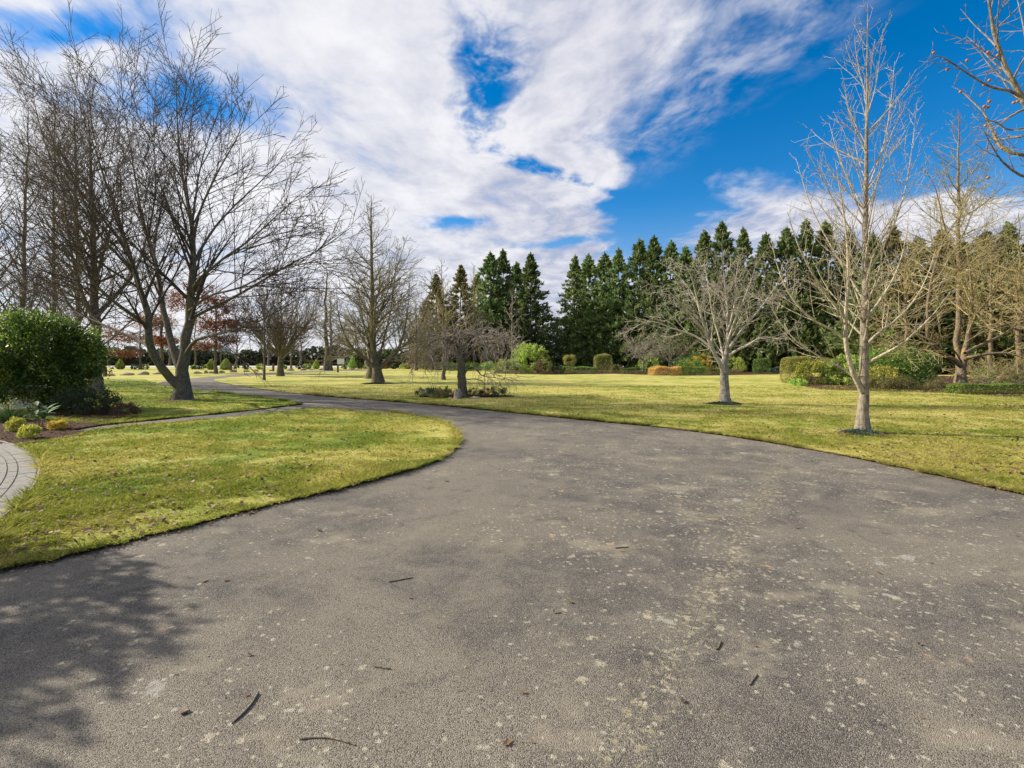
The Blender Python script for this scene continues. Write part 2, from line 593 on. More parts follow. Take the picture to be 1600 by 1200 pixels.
def blades(name, poly, edge, mat, n, y0, y1, z, seed, xlim=1.12, hgt=0.018, edge_n=12000, edge_max=16):
    """short grass: single-triangle blades, thinner with distance"""
    rng = np.random.default_rng(seed)
    # density falls with distance: sample 1/Y uniformly
    Yq = 1.0 / rng.uniform(1 / y1, 1 / y0, n * 3)
    Xq = rng.uniform(-xlim, xlim, n * 3) * Yq
    ok = inside(poly, Xq, Yq)
    Xq, Yq = Xq[ok][:n], Yq[ok][:n]
    # a fringe that hangs over the cut edge
    seg = np.roll(edge, -1, 0) - edge
    L = np.linalg.norm(seg, axis=1)
    D = np.linalg.norm(edge, axis=1)
    wgt = L / D ** 1.2 * (D < edge_max) * (np.abs(edge[:, 0]) < edge[:, 1] * 1.2) * (L < 2)
    idx = rng.choice(len(edge), edge_n, p=wgt / wgt.sum())
    t = rng.uniform(0, 1, (edge_n, 1))
    ep = edge[idx] + seg[idx] * t + rng.normal(0, 0.022, (edge_n, 2))
    Xa, Ya = np.concatenate((Xq, ep[:, 0])), np.concatenate((Yq, ep[:, 1]))
    N = len(Xa)
    dist = np.hypot(Xa, Ya)
    vn = value_noise(Xa, Ya, 0.22, seed) * .6 + value_noise(Xa, Ya, 0.9, seed + 1) * .6
    h = hgt * rng.uniform(0.4, 1.5, N) * (0.8 + dist / 30) * np.clip(vn * 2.6 - .45, .25, 2.4)
    h[len(Xq):] *= rng.uniform(1.0, 2.4, N - len(Xq))
    w = (0.0035 + 0.0006 * dist) * rng.uniform(0.7, 1.4, N)
    az = rng.uniform(0, 2 * PI, N)
    lean = rng.uniform(0.6, 2.6, N) * h
    la = rng.uniform(0, 2 * PI, N)
    V = np.zeros((N, 3, 3), dtype=np.float32)
    V[:, 0] = np.stack((Xa - np.cos(az) * w, Ya - np.sin(az) * w, np.full(N, z)), 1)
    V[:, 1] = np.stack((Xa + np.cos(az) * w, Ya + np.sin(az) * w, np.full(N, z)), 1)
    V[:, 2] = np.stack((Xa + np.cos(la) * lean, Ya + np.sin(la) * lean, z + h), 1)
    o = obj(name, mesh_np(name, V.reshape(-1, 3), np.arange(N * 3).reshape(-1, 3)), mat)
    return o


tag(blades('grass', lawnA_poly, lawnA_edge, M_BLADE_A, 190000, 3.5, 17, 0.026, 11, hgt=0.023), 'short mossy grass of the lawn between drive and paved path', 'grass', kind='stuff')
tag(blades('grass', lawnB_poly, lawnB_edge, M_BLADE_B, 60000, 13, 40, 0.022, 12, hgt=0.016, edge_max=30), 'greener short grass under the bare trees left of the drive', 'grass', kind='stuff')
tag(blades('grass', lawnC_poly, lawnC_edge, M_BLADE_C, 170000, 5.5, 32, 0.024, 13, edge_n=24000, edge_max=26), 'dry yellowish short grass on the wide lawn right of the drive', 'grass', kind='stuff')


# ------------------------------------------------------------------ bark, twig and leaf materials
def bark_mat(name, c1, c2, lichen=None, amount=0.5, scale=7.0):
    m, nt, b, out = new_mat(name)
    t = nnode(nt, 'ShaderNodeTexCoord')
    x, y, z = xyz(nt, t.outputs['Object'])
    st = combine(nt, x, y, z * 0.22)
    n = noise(nt, st, scale * 3, 5, 0.65)
    n2 = noise(nt, t.outputs['Object'], scale * 0.45, 5, 0.62)
    n4 = noise(nt, combine(nt, x * 0.5, y * 0.5, z * 1.6), scale * 1.3, 4, 0.6)
    c = mixc(nt, n.smooth(0.3, 0.7), c1, c2)
    c = mixc(nt, n4.smooth(0.50, 0.68) * 0.6, c, tuple(q * 0.45 for q in c1))
    c = mixc(nt, n2.smooth(0.50, 0.32) * 0.45, c, tuple(min(1, q * 1.25) for q in c2))
    if lichen:
        c = mixc(nt, n2.smooth(0.62 - 0.25 * amount, 0.74 - 0.2 * amount) * 0.8, c, lichen)
    nt.links.new(c, b.inputs['Base Color'])
    b.inputs['Roughness'].default_value = 0.9
    b.inputs['Specular IOR Level'].default_value = 0.2
    bump(nt, b, n + n4 * 0.6, 1.0, 0.035)
    return m


def leaf_mat(name, c1, c2, c3=None, trans=0.35, rough=0.45, spec=0.4):
    m, nt, b, out = new_mat(name)
    g = nnode(nt, 'ShaderNodeNewGeometry')
    rnd = E(nt, g.outputs['Random Per Island'])
    t = nnode(nt, 'ShaderNodeTexCoord')
    n = noise(nt, t.outputs['Object'], 1.4, 3, 0.6)
    c = mixc(nt, (rnd * 0.6 + n * 0.8 - 0.2).smooth(0.1, 0.9), c1, c2)
    if c3:
        c = mixc(nt, ((rnd * 7.13).op('FRACT') + (n - 0.5) * 1.2).smooth(0.72, 0.95), c, c3)
    oi = nnode(nt, 'ShaderNodeObjectInfo')
    hv = nnode(nt, 'ShaderNodeHueSaturation')
    nt.links.new(E(nt, oi.outputs['Random']).smooth(0, 1, .78, 1.25).s, hv.inputs['Value'])
    nt.links.new((E(nt, oi.outputs['Random']) * 9.7).op('FRACT').smooth(0, 1, .488, .512).s, hv.inputs['Hue'])
    nt.links.new(c, hv.inputs['Color'])
    c = hv.outputs[0]
    nt.links.new(c, b.inputs['Base Color'])
    b.inputs['Roughness'].default_value = rough
    b.inputs['Specular IOR Level'].default_value = spec
    tr = nnode(nt, 'ShaderNodeBsdfTranslucent')
    br = nnode(nt, 'ShaderNodeHueSaturation')
    br.inputs['Value'].default_value = 1.5
    nt.links.new(c, br.inputs['Color'])
    nt.links.new(br.outputs[0], tr.inputs[0])
    mx = nnode(nt, 'ShaderNodeMixShader')
    mx.inputs[0].default_value = trans
    nt.links.new(b.outputs[0], mx.inputs[1]); nt.links.new(tr.outputs[0], mx.inputs[2])
    nt.links.new(mx.outputs[0], out.inputs[0])
    return m


M_BARK_DARK = bark_mat('dark_mossy_bark', (0.065, 0.053, 0.040), (0.20, 0.165, 0.125), (0.17, 0.155, 0.06), 0.55)
M_BARK_BROWN = bark_mat('brown_bark', (0.10, 0.075, 0.058), (0.21, 0.165, 0.13), (0.22, 0.20, 0.13), 0.3)
M_BARK_PALE = bark_mat('pale_lichened_bark', (0.14, 0.115, 0.085), (0.33, 0.275, 0.205), (0.36, 0.24, 0.05), 0.22)
M_BARK_GREY = bark_mat('silver_grey_bark', (0.14, 0.12, 0.10), (0.32, 0.285, 0.24), (0.34, 0.26, 0.09), 0.22)
M_BARK_GOLD = bark_mat('golden_lichened_bark', (0.10, 0.075, 0.052), (0.22, 0.17, 0.115), (0.34, 0.22, 0.05), 0.45)
M_TWIG_DARK = bark_mat('dark_twigs', (0.065, 0.050, 0.038), (0.135, 0.105, 0.078))
M_TWIG_BROWN = bark_mat('brown_twigs', (0.11, 0.083, 0.060), (0.21, 0.165, 0.115))
M_TWIG_TAN = bark_mat('tan_twigs', (0.28, 0.23, 0.10), (0.44, 0.36, 0.165), (0.40, 0.29, 0.08), 0.2)
M_TWIG_PALE = bark_mat('pale_twigs', (0.36, 0.30, 0.20), (0.54, 0.465, 0.33))
M_TWIG_SILVER = bark_mat('silver_twigs', (0.33, 0.285, 0.225), (0.52, 0.455, 0.37))
M_TWIG_ROSE = bark_mat('rosy_twigs', (0.30, 0.245, 0.19), (0.48, 0.405, 0.33))
M_TWIG_OLIVE = bark_mat('olive_twigs', (0.19, 0.165, 0.10), (0.30, 0.26, 0.155))


# ------------------------------------------------------------------ branching
def norm(a):
    return a / np.maximum(np.linalg.norm(a, axis=-1, keepdims=True), 1e-9)


def resample(pts, rad, n):
    p = np.asarray(pts, dtype=float)
    r = np.asarray(rad, dtype=float)
    if len(r) != len(p):
        r = np.interp(np.linspace(0, 1, len(p)), np.linspace(0, 1, len(r)), r)
    p = np.concatenate((p, r[:, None]), 1)
    # round off the hand-set joints
    for _ in range(2):
        q = [p[0]]
        for a, b in zip(p[:-1], p[1:]):
            q += [a * 0.75 + b * 0.25, a * 0.25 + b * 0.75]
        q.append(p[-1])
        p = np.array(q)
    d = np.concatenate(([0], np.cumsum(np.linalg.norm(np.diff(p[:, :3], axis=0), axis=1))))
    t = np.linspace(0, d[-1], n)
    Q = np.stack([np.interp(t, d, p[:, i]) for i in range(4)], 1)
    return Q[:, :3], Q[:, 3]


def grow(rng, start, dirs, length, r0, r1, n, wander, up, up_end=None):
    B = len(start)
    pts = np.zeros((B, n, 3)); pts[:, 0] = start
    d = norm(dirs)
    st = (length / (n - 1))[:, None]
    p = start.copy()
    for i in range(1, n):
        f = i / (n - 1)
        u_ = up if up_end is None else up + (up_end - up) * f
        d = norm(d + rng.normal(0, wander, (B, 3)) + np.array((0, 0, u_)))
        p = p + d * st
        pts[:, i] = p
    t = np.linspace(0, 1, n)[None, :] ** 0.9
    rad = r0[:, None] * (1 - t) + r1[:, None] * t
    return pts, rad


def spawn(rng, pts, rad, per_m, t0, t1, ang, ang_sd, lr, ltap, lmax, lmin, rr, flat=0.0, upb=0.0, cap=None, lsd=0.2):
    B, n, _ = pts.shape
    seg = np.linalg.norm(np.diff(pts, axis=1), axis=2)
    L = seg.sum(1)
    cnt = np.maximum(1, (L * (t1 - t0) * per_m + rng.uniform(0, 1, B)).astype(int))
    if cap:
        cnt = np.minimum(cnt, cap)
    idx = np.repeat(np.arange(B), cnt)
    k = np.concatenate([np.arange(c) for c in cnt])
    t = t0 + (t1 - t0) * (k + rng.uniform(0.0, 1.0, len(k))) / np.repeat(cnt, cnt)
    f = np.clip(t * (n - 1), 0, n - 1.001)
    i0 = f.astype(int); w = (f - i0)[:, None]
    a, b = pts[idx, i0], pts[idx, i0 + 1]
    pos = a + (b - a) * w
    T = norm(b - a)
    rp = rad[idx, i0] * (1 - w[:, 0]) + rad[idx, i0 + 1] * w[:, 0]
    ref = np.where(np.abs(T[:, 2:3]) < 0.9, np.array((0, 0, 1.0)), np.array((1.0, 0, 0)))
    A = norm(np.cross(T, ref)); Bv = np.cross(T, A)
    az = rng.uniform(0, 2 * PI, len(k))[:, None]
    perp = np.cos(az) * A + np.sin(az) * Bv * (1 - flat)
    perp = norm(perp + np.array((0, 0, upb)))
    an = np.radians(rng.normal(ang, ang_sd, len(k)))[:, None]
    d = np.cos(an) * T + np.sin(an) * perp
    ln = L[idx] * lr * (1 - ltap * t) * np.exp(rng.normal(0, lsd, len(k)))
    ln = np.clip(ln, lmin, lmax)
    r0 = np.minimum(rp * rr, ln * 0.022 + 0.002)
    return pos, d, ln, r0, t


def tubes_mesh(name, groups, smooth=True):
    """groups: (pts BxNx3, rad BxN, sides)"""
    Vs, Fs, off = [], [], 0
    for pts, rad, k in groups:
        B, n, _ = pts.shape
        if B == 0:
            continue
        T = np.empty_like(pts)
        T[:, 1:-1] = pts[:, 2:] - pts[:, :-2]
        T[:, 0] = pts[:, 1] - pts[:, 0]
        T[:, -1] = pts[:, -1] - pts[:, -2]
        T = norm(T)
        mean = norm(pts[:, -1] - pts[:, 0])
        ref = np.where(np.abs(mean[:, 2:3]) < 0.8, np.array((0, 0, 1.0)), np.array((1.0, 0.1, 0)))[:, None, :]
        A = norm(np.cross(T, np.broadcast_to(ref, T.shape)))
        Bv = np.cross(T, A)
        ang = np.arange(k) * 2 * PI / k
        ring = pts[:, :, None, :] + rad[:, :, None, None] * (np.cos(ang)[None, None, :, None] * A[:, :, None, :] + np.sin(ang)[None, None, :, None] * Bv[:, :, None, :])
        Vs.append(ring.reshape(-1, 3))
        b = np.arange(B)[:, None, None] * (n * k)
        i = np.arange(n - 1)[None, :, None] * k
        j = np.arange(k)[None, None, :]
        j2 = (j + 1) % k
        q = np.stack((b + i + j, b + i + j2, b + i + k + j2, b + i + k + j), -1).reshape(-1, 4) + off
        Fs.append(q)
        off += B * n * k
    return mesh_np(name, np.concatenate(Vs), np.concatenate(Fs), smooth)


def branch_out(rng, pts, rad, levels):
    """levels: dicts for spawn + grow; every level grows on the one before (and on extra=True also on the first)"""
    groups = []
    src = [(pts, rad)]
    for lv in levels:
        P_, R_ = [], []
        for (a, b) in src:
            pos, d, ln, r0, t = spawn(rng, a, b, lv['per_m'], lv.get('t0', 0.1), lv.get('t1', 1.0), lv['ang'], lv.get('sd', 10), lv['lr'],
                                      lv.get('tap', 0.5), lv.get('lmax', 99), lv.get('lmin', 0.1), lv.get('rr', 0.6), lv.get('flat', 0),
                                      lv.get('upb', 0), lv.get('cap'), lv.get('lsd', 0.2))
            r0 = np.maximum(r0, lv['rmin'] * 1.3)
            p, r = grow(rng, pos, d, ln, r0, np.full(len(ln), lv['rmin']), lv['n'], lv['wander'], lv['up'], lv.get('up_end'))
            P_.append(p); R_.append(r)
        p, r = np.concatenate(P_), np.concatenate(R_)
        groups.append((p, r, lv.get('k', 3)))
        src = [(p, r)] + ([src[0]] if lv.get('keep') else [])
    return groups


def make_tree(name, base, label, cat, stems, bark, twig, levels, seed, group=None, n=16, sides=10, limb_scale=1.0, limb_levels=0, limb_mat=None):
    """stems: list of (points in world space, radii). The first is the trunk, the others are limbs."""
    rng = np.random.default_rng(seed)
    root = empty(name, base, label, cat, group)
    base = np.array(base)
    P_, R_ = [], []
    for i, (p, r) in enumerate(stems):
        q, rr = resample(np.asarray(p) - base, r, n)
        if i:
            rr = rr * (limb_scale + (1 - limb_scale) * .5 * np.linspace(1, 0, n))
        wob = rng.normal(0, 1, (n, 3)) * rr[:, None] * 0.12
        wob[0] = 0
        q = q + wob
        P_.append(q); R_.append(rr)
        pr = rr.copy()
        if i == 0:
            pr[0] *= 1.5; pr[1] *= 1.12
        o = obj('trunk' if i == 0 else 'limb', tubes_mesh(name + '_stem', [(q[None], pr[None], sides if i == 0 else max(6, sides - 3))]), bark if i == 0 or limb_mat is None else limb_mat, root)
    pts, rad = np.array(P_), np.array(R_)
    g = branch_out(rng, pts, rad, levels)
    if limb_levels:
        obj('branches', tubes_mesh(name + '_branches', g[:limb_levels]), bark, root)
        g = g[limb_levels:]
    obj('crown', tubes_mesh(name + '_crown', g), twig, root)
    return root, g


def at(px_list, Y, dY=0.0):
    """pixel polyline at depth Y, drifting in depth by dY towards its end"""
    n = len(px_list)
    return [P(x, y, Y + dY * i / max(1, n - 1)) for i, (x, y) in enumerate(px_list)]


# ------------------------------------------------------------------ the large many-stemmed tree left of the drive
D = 20.6
b0 = (283, 626)
big = [
    (at([(284, 627), (284, 612), (284, 597), (285, 580), (288, 555), (295, 498), (298, 442), (302, 385), (302, 342), (298, 290), (282, 210), (276, 140), (274, 30)], D, 0.4),
     [.30, .27, .25, .23, .20, .18, .15, .12, .10, .075, .05, .03, .008]),
    (at([(282, 606), (268, 592), (253, 578), (233, 549), (229, 515), (232, 481), (219, 442), (208, 393), (196, 351), (182, 300), (158, 220), (140, 150), (105, 70)], D, -2.2),
     [.20, .18, .17, .165, .15, .14, .12, .10, .085, .065, .04, .025, .007]),
    (at([(284, 582), (275, 560), (267, 544), (259, 498), (250, 456), (242, 393), (233, 357), (219, 314), (206, 230), (196, 160), (182, 75)], D, 2.4),
     [.17, .16, .15, .14, .12, .10, .08, .06, .04, .025, .007]),
    (at([(230, 500), (205, 478), (185, 462), (151, 430), (115, 380), (80, 330), (45, 260)], D - 0.8, -3.0), [.08, .075, .07, .055, .04, .025, .008]),
    (at([(233, 545), (220, 531), (185, 512), (151, 495), (100, 470), (50, 440), (5, 400)], D - 0.5, 2.5), [.065, .06, .055, .045, .035, .02, .007]),
    (at([(291, 552), (300, 536), (312, 524), (355, 512), (400, 498), (450, 468), (490, 440)], D, -2.5), [.085, .08, .07, .055, .04, .025, .008]),
    (at([(297, 490), (312, 475), (352, 456), (422, 410), (462, 381), (511, 356), (565, 310)], D, 2.0), [.075, .07, .065, .05, .035, .022, .006]),
    (at([(300, 430), (315, 408), (355, 371), (402, 335), (450, 285), (500, 235)], D + .2, -3.2), [.07, .065, .05, .038, .022, .006]),
    (at([(302, 385), (320, 340), (353, 290), (400, 240), (440, 195), (470, 165)], D + .2, 3.4), [.07, .06, .045, .03, .018, .006]),
    (at([(303, 342), (310, 290), (335, 230), (353, 190), (380, 140), (396, 78)], D + .3, -1.5), [.065, .055, .04, .03, .02, .006]),
    (at([(300, 310), (306, 250), (312, 200), (330, 130), (345, 85)], D + .3, 2.5), [.06, .045, .03, .02, .006]),
    (at([(240, 393), (225, 330), (240, 250), (236, 180), (232, 60)], D + 1.2, 1.5), [.06, .05, .035, .022, .006]),
    (at([(212, 410), (185, 370), (150, 330), (120, 250), (90, 170), (60, 110)], D - 1, -2.5), [.065, .055, .045, .03, .018, .006]),
    (at([(200, 360), (165, 310), (130, 270), (75, 215), (30, 160)], D - 1.4, 1.0), [.055, .045, .032, .02, .006]),
    (at([(296, 470), (330, 440), (380, 430), (430, 400), (480, 385), (520, 372)], D, -4.5), [.055, .05, .04, .03, .018, .006]),
]
big = [([(bx + (Q[0] - bx) * .95, Q[1], EYE + (Q[2] - EYE) * (.835 if Q[2] > 3 else 1 - .165 * max(0, Q[2] - 1.6) / 1.4)) for bx in [G(*b0)[0]] for Q in p], r) for p, r in big]
lv_big = [dict(per_m=2.6, t0=.22, t1=.98, ang=33, sd=8, lr=.50, tap=.55, lmax=4.0, lmin=.7, rr=.5, rmin=.0085, n=8, wander=.03, up=.012, k=4, flat=.2),
          dict(per_m=3.6, t0=.10, t1=1, ang=34, sd=9, lr=.42, tap=.45, lmax=1.7, lmin=.3, rr=.6, rmin=.0072, n=5, wander=.04, up=.008, k=3),
          dict(per_m=3.2, t0=.15, t1=1, ang=36, sd=10, lr=.48, tap=.4, lmax=.8, lmin=.2, rr=.7, rmin=.006, n=3, wander=.05, up=.0, k=3)]
make_tree('deciduous_tree', G(*b0), 'large bare tree forking low into several thick dark stems beside the drive', 'tree', big, M_BARK_DARK, M_TWIG_DARK, lv_big, 21, sides=14, n=22, limb_scale=.8)


# ------------------------------------------------------------------ tall bare trees at the left
def leader_tree(name, label, base, H, r, seed, bark, twig, limbs, spread, first=0.18, ang=48, up=.07, lean=(0, 0), tip=0.012, dens=(2.2, 3.0), levels=None, sides=8, cone=0.9, rmin=.008, limbcurve=.04, group=None, sub=None, forks=0):
    """a straight leader with limbs shorter towards the top"""
    rng = np.random.default_rng(seed)
    b = np.array(base)
    pts = [b + np.array((lean[0] * f * f * H, lean[1] * f * f * H, f * H)) for f in np.linspace(0, 1, 9)]
    n = 20
    q, rr = resample(pts, [r * (1 - f) ** 0.85 + tip for f in np.linspace(0, 1, 9)], n)
    q = q - b
    q[1:-1, :2] += rng.normal(0, r * 0.25, (n - 2, 2))
    root = empty(name, base, label, 'tree', group)
    pr = rr.copy(); pr[0] *= 1.45; pr[1] *= 1.08
    obj('trunk', tubes_mesh(name + '_trunk', [(q[None], pr[None], sides)]), bark, root)
    t = np.sort(rng.uniform(first, 0.97, limbs))
    t = first + (0.97 - first) * (np.arange(limbs) + rng.uniform(0, 1, limbs)) / limbs
    f = t * (n - 1); i0 = np.minimum(f.astype(int), n - 2); w = (f - i0)[:, None]
    pos = q[i0] * (1 - w) + q[i0 + 1] * w
    az = np.arange(limbs) * 2.4 + rng.normal(0, .4, limbs)
    rel = (t - first) / (1 - first)
    a = np.radians(ang + 12 * (1 - rel) + rng.normal(0, 7, limbs))
    d = np.stack((np.cos(az) * np.sin(a), np.sin(az) * np.sin(a), np.cos(a)), 1)
    ln = spread * (1 - rel) ** cone * np.exp(rng.normal(0, .16, limbs)) + 0.5
    r0 = np.minimum(np.interp(t, np.linspace(0, 1, n), rr) * 0.55, ln * 0.016 + .006)
    lp, lrad = grow(rng, pos, d, ln, r0, np.full(limbs, rmin), 9, .055, up * .5, up * 1.3)
    big_n = min(limbs, 10)
    for i in range(big_n):
        obj('limb', tubes_mesh(name + '_limb', [(lp[i:i + 1], lrad[i:i + 1], 6)]), bark, root)
    rest = (lp[big_n:], lrad[big_n:], 4)
    lv = levels or [dict(per_m=dens[0], t0=.12, ang=42, lr=.40, tap=.45, lmax=spread * .45, lmin=.3, rr=.6, rmin=rmin * .9, n=5, wander=.08, up=limbcurve, k=3),
                    dict(per_m=dens[1], t0=.12, ang=42, lr=.45, tap=.4, lmax=.9, lmin=.2, rr=.7, rmin=rmin * .75, n=3, wander=.1, up=.03, k=3)]
    g = branch_out(rng, lp, lrad, lv)
    obj('crown', tubes_mesh(name + '_crown', [rest] + g), twig, root)
    return root


# second tree from the left with its forked trunk
D2 = 26.0
second = [
    (at([(148, 613), (148, 590), (149, 560), (149, 520), (148, 480), (147, 430), (146, 380), (143, 300), (141, 235), (136, 160)], D2, 0.5), [.30, .26, .24, .22, .19, .16, .13, .09, .05, .01]),
    (at([(149, 500), (165, 478), (190, 452), (215, 420), (230, 370), (235, 310)], D2, 2.5), [.15, .14, .11, .08, .05, .012]),
    (at([(148, 505), (135, 475), (122, 440), (110, 390), (100, 320), (92, 230)], D2, -2.0), [.12, .11, .09, .07, .045, .01]),
    (at([(149, 545), (175, 530), (200, 505), (230, 480), (260, 470)], D2, -2.5), [.06, .05, .04, .025, .01]),
    (at([(148, 540), (120, 520), (90, 490), (60, 470), (20, 450)], D2, 2.0), [.06, .05, .04, .025, .01]),
    (at([(147, 440), (165, 390), (178, 330), (185, 260)], D2, -1.5), [.08, .06, .04, .01]),
    (at([(146, 400), (120, 340), (85, 270), (60, 190), (50, 140)], D2, 2.5), [.08, .065, .045, .03, .01]),
]
lv_mid = [dict(per_m=3.6, t0=.2, t1=.98, ang=42, sd=10, lr=.40, tap=.5, lmax=3.4, lmin=.6, rr=.5, rmin=.008, n=6, wander=.07, up=.05, k=4),
          dict(per_m=4.6, t0=.1, ang=42, lr=.45, tap=.45, lmax=1.5, lmin=.3, rr=.6, rmin=.007, n=4, wander=.09, up=.03, k=3),
          dict(per_m=4.2, t0=.15, ang=44, lr=.5, tap=.4, lmax=.7, lmin=.2, rr=.7, rmin=.006, n=3, wander=.1, up=.02, k=3)]
make_tree('deciduous_tree', G(148, 612), 'tall bare tree whose trunk rises just right of the big evergreen shrub', 'tree', second, M_BARK_BROWN, M_TWIG_BROWN, lv_mid, 22, sides=12, n=18, limb_scale=.75)

for i, (px, py, top, spr, lab) in enumerate([
        (122, 605, 150, 3.4, 'tall bare tree half hidden behind the right edge of the big evergreen shrub'),
        (84, 596, 165, 3.2, 'tall slim bare tree behind the middle of the big evergreen shrub'),
        (36, 600, 165, 3.6, 'tall bare tree at the left edge behind the big evergreen shrub'),
        (-12, 598, 205, 3.8, 'bare tree at the extreme left reaching in over the evergreen shrub')]):
    g0 = G(px, py)
    H = EYE + (563 - top) / 800 * g0[1]
    leader_tree('deciduous_tree', lab, g0, H, .15, 30 + i, M_BARK_BROWN, M_TWIG_BROWN, 60, spr, first=.13, ang=36, up=.09,
                dens=(2.6, 2.2), cone=.55, rmin=.0095, lean=(-.02 + .015 * i, 0.01))

# ------------------------------------------------------------------ tall pyramidal tree in the middle distance
Dp = 36.6
pin = [
    (at([(591, 599), (590, 588), (588, 572), (584, 555), (582, 500), (581, 430), (580, 370), (580, 305)], Dp, 0), [.34, .30, .27, .22, .17, .12, .08, .015]),
    (at([(591, 580), (575, 562), (555, 550), (538, 525), (528, 490), (525, 450)], Dp, -2.5), [.16, .15, .12, .09, .05, .012]),
    (at([(592, 578), (606, 565), (622, 548), (632, 520), (638, 480), (641, 430)], Dp, -2.0), [.17, .16, .13, .09, .05, .012]),
    (at([(591, 575), (612, 555), (640, 535), (662, 500), (672, 460), (676, 420)], Dp, 2.5), [.14, .13, .10, .07, .04, .012]),
    (at([(590, 572), (565, 552), (540, 540), (515, 515), (505, 480)], Dp, 3.0), [.13, .12, .09, .06, .012]),
    (at([(590, 565), (600, 530), (612, 480), (618, 420), (622, 380)], Dp, 2.0), [.12, .10, .07, .04, .012]),
    (at([(585, 560), (572, 525), (562, 470), (556, 420)], Dp, 2.0), [.10, .08, .05, .012]),
    (at([(583, 520), (600, 470), (618, 425), (636, 370)], Dp, -2.5), [.08, .06, .04, .01]),
    (at([(582, 480), (565, 440), (548, 410), (530, 385)], Dp, -2.5), [.07, .055, .035, .01]),
]
lv_pin = [dict(per_m=4.4, t0=.14, t1=.99, ang=58, sd=10, lr=.42, tap=.92, lmax=4.4, lmin=.5, rr=.45, rmin=.010, n=7, wander=.05, up=.05, k=4),
          dict(per_m=4.2, t0=.1, ang=40, lr=.42, tap=.45, lmax=1.7, lmin=.35, rr=.6, rmin=.009, n=4, wander=.07, up=.05, k=3),
          dict(per_m=3.0, t0=.15, ang=40, lr=.5, tap=.4, lmax=.8, lmin=.25, rr=.7, rmin=.008, n=3, wander=.08, up=.03, k=3)]
make_tree('deciduous_tree', G(591, 599), 'tall pyramidal bare tree with low ascending limbs at the centre left of the lawn', 'tree', pin, M_BARK_DARK, M_TWIG_OLIVE, lv_pin, 41, sides=10, n=16, limb_scale=.6)
g0 = G(580, 592)
leader_tree('deciduous_tree', 'thick-trunked bare tree right behind the tall pyramidal one', g0, 9.0, .42, 42, M_BARK_DARK, M_TWIG_DARK, 26, 3.2, first=.3, ang=45, rmin=.011, dens=(1.6, 2.0))

# ------------------------------------------------------------------ further trees of the middle distance
for i, (px, py, top, r, spr, limbs, lab, bark, twig, an) in enumerate([
        (510, 579, 410, .40, 3.6, 36, 'tall slender bare tree with a thick trunk left of the white sign', M_BARK_DARK, M_TWIG_OLIVE, 60),
        (517, 579, 455, .26, 2.8, 24, 'shorter bare tree touching the slender tall one by the white sign', M_BARK_BROWN, M_TWIG_OLIVE, 55),
        (413, 594, 462, .09, 2.0, 26, 'thin young bare tree alone on the lawn just past the drive bend', M_BARK_DARK, M_TWIG_DARK, 32),
        (650, 579, 470, .22, 3.6, 26, 'bare tree with a short trunk right of the brick gate pillars', M_BARK_BROWN, M_TWIG_OLIVE, 48),
        (345, 577, 500, .12, 2.8, 16, 'small bare tree near the post and the conical conifers', M_BARK_BROWN, M_TWIG_BROWN, 55),
        (455, 577, 480, .16, 4.0, 20, 'tan bare tree behind the dense vase shaped tree', M_BARK_BROWN, M_TWIG_TAN, 55),
        (305, 574, 470, .2, 4.5, 22, 'far bare tree seen between the dark stems of the large tree', M_BARK_BROWN, M_TWIG_BROWN, 50),
        (640, 573, 475, .25, 5.0, 24, 'far bare tree behind the brick gate pillars', M_BARK_BROWN, M_TWIG_TAN, 50),
        (545, 573, 482, .2, 5.0, 22, 'low bare tree behind the narrow conifers near the white sign', M_BARK_BROWN, M_TWIG_TAN, 52),
        (693, 594, 440, .14, 2.6, 26, 'bare tree with a slim crooked trunk behind the weeping tree', M_BARK_DARK, M_TWIG_TAN, 38),
        (740, 578, 412, .2, 4.2, 26, 'greyish bare tree rising in front of the left conifers', M_BARK_GREY, M_TWIG_TAN, 36),
        (800, 579, 450, .14, 2.4, 24, 'tan bare tree against the dark conifers right of the weeping tree', M_BARK_GREY, M_TWIG_ROSE, 45),
        (690, 578, 402, .22, 4.0, 26, 'thin tall bare tree beside the brownish conifer', M_BARK_BROWN, M_TWIG_BROWN, 40)]):
    g0 = G(px, py)
    H = EYE + (563 - top) / 800 * g0[1]
    leader_tree('deciduous_tree', lab, g0, H, r, 50 + i, bark, twig, limbs, spr, first=.24, ang=an, up=.07, dens=(3.0, 2.6), cone=.8,
                rmin=.008 + .00012 * g0[1])

# dense vase shaped tree
rngv = np.random.default_rng(77)
def vase_stems(px, py, top, halfw, n, seed, r, fork=0.22, depth=2.0):
    rg = np.random.default_rng(seed)
    b = np.array(G(px, py)); Y = b[1]
    H = EYE + (563 - top) / 800 * Y
    W = halfw / 800 * Y
    st = [([b, b + np.array((0.02, 0, H * fork * .6)), b + np.array((0, 0, H * fork)), b + np.array((.05, .1, H * .6)), b + np.array((.1, 0, H))], [r, r * .85, r * .6, r * .2, .012])]
    for i in range(n):
        a = 2 * PI * (i + rg.uniform(-.3, .3)) / n
        w_ = W * rg.uniform(.65, 1.1)
        hh = H * rg.uniform(.62, .98)
        z0 = H * fork * rg.uniform(.75, 1.15)
        d_ = np.array((math.cos(a), math.sin(a), 0))
        st.append(([b + np.array((0, 0, z0)), b + d_ * w_ * .3 + np.array((0, 0, z0 + (hh - z0) * .22)), b + d_ * w_ * .72 + np.array((0, 0, z0 + (hh - z0) * .55)), b + d_ * w_ + np.array((0, 0, hh))],
                   [r * .32, r * .22, r * .12, .012]))
    return st, tuple(b)


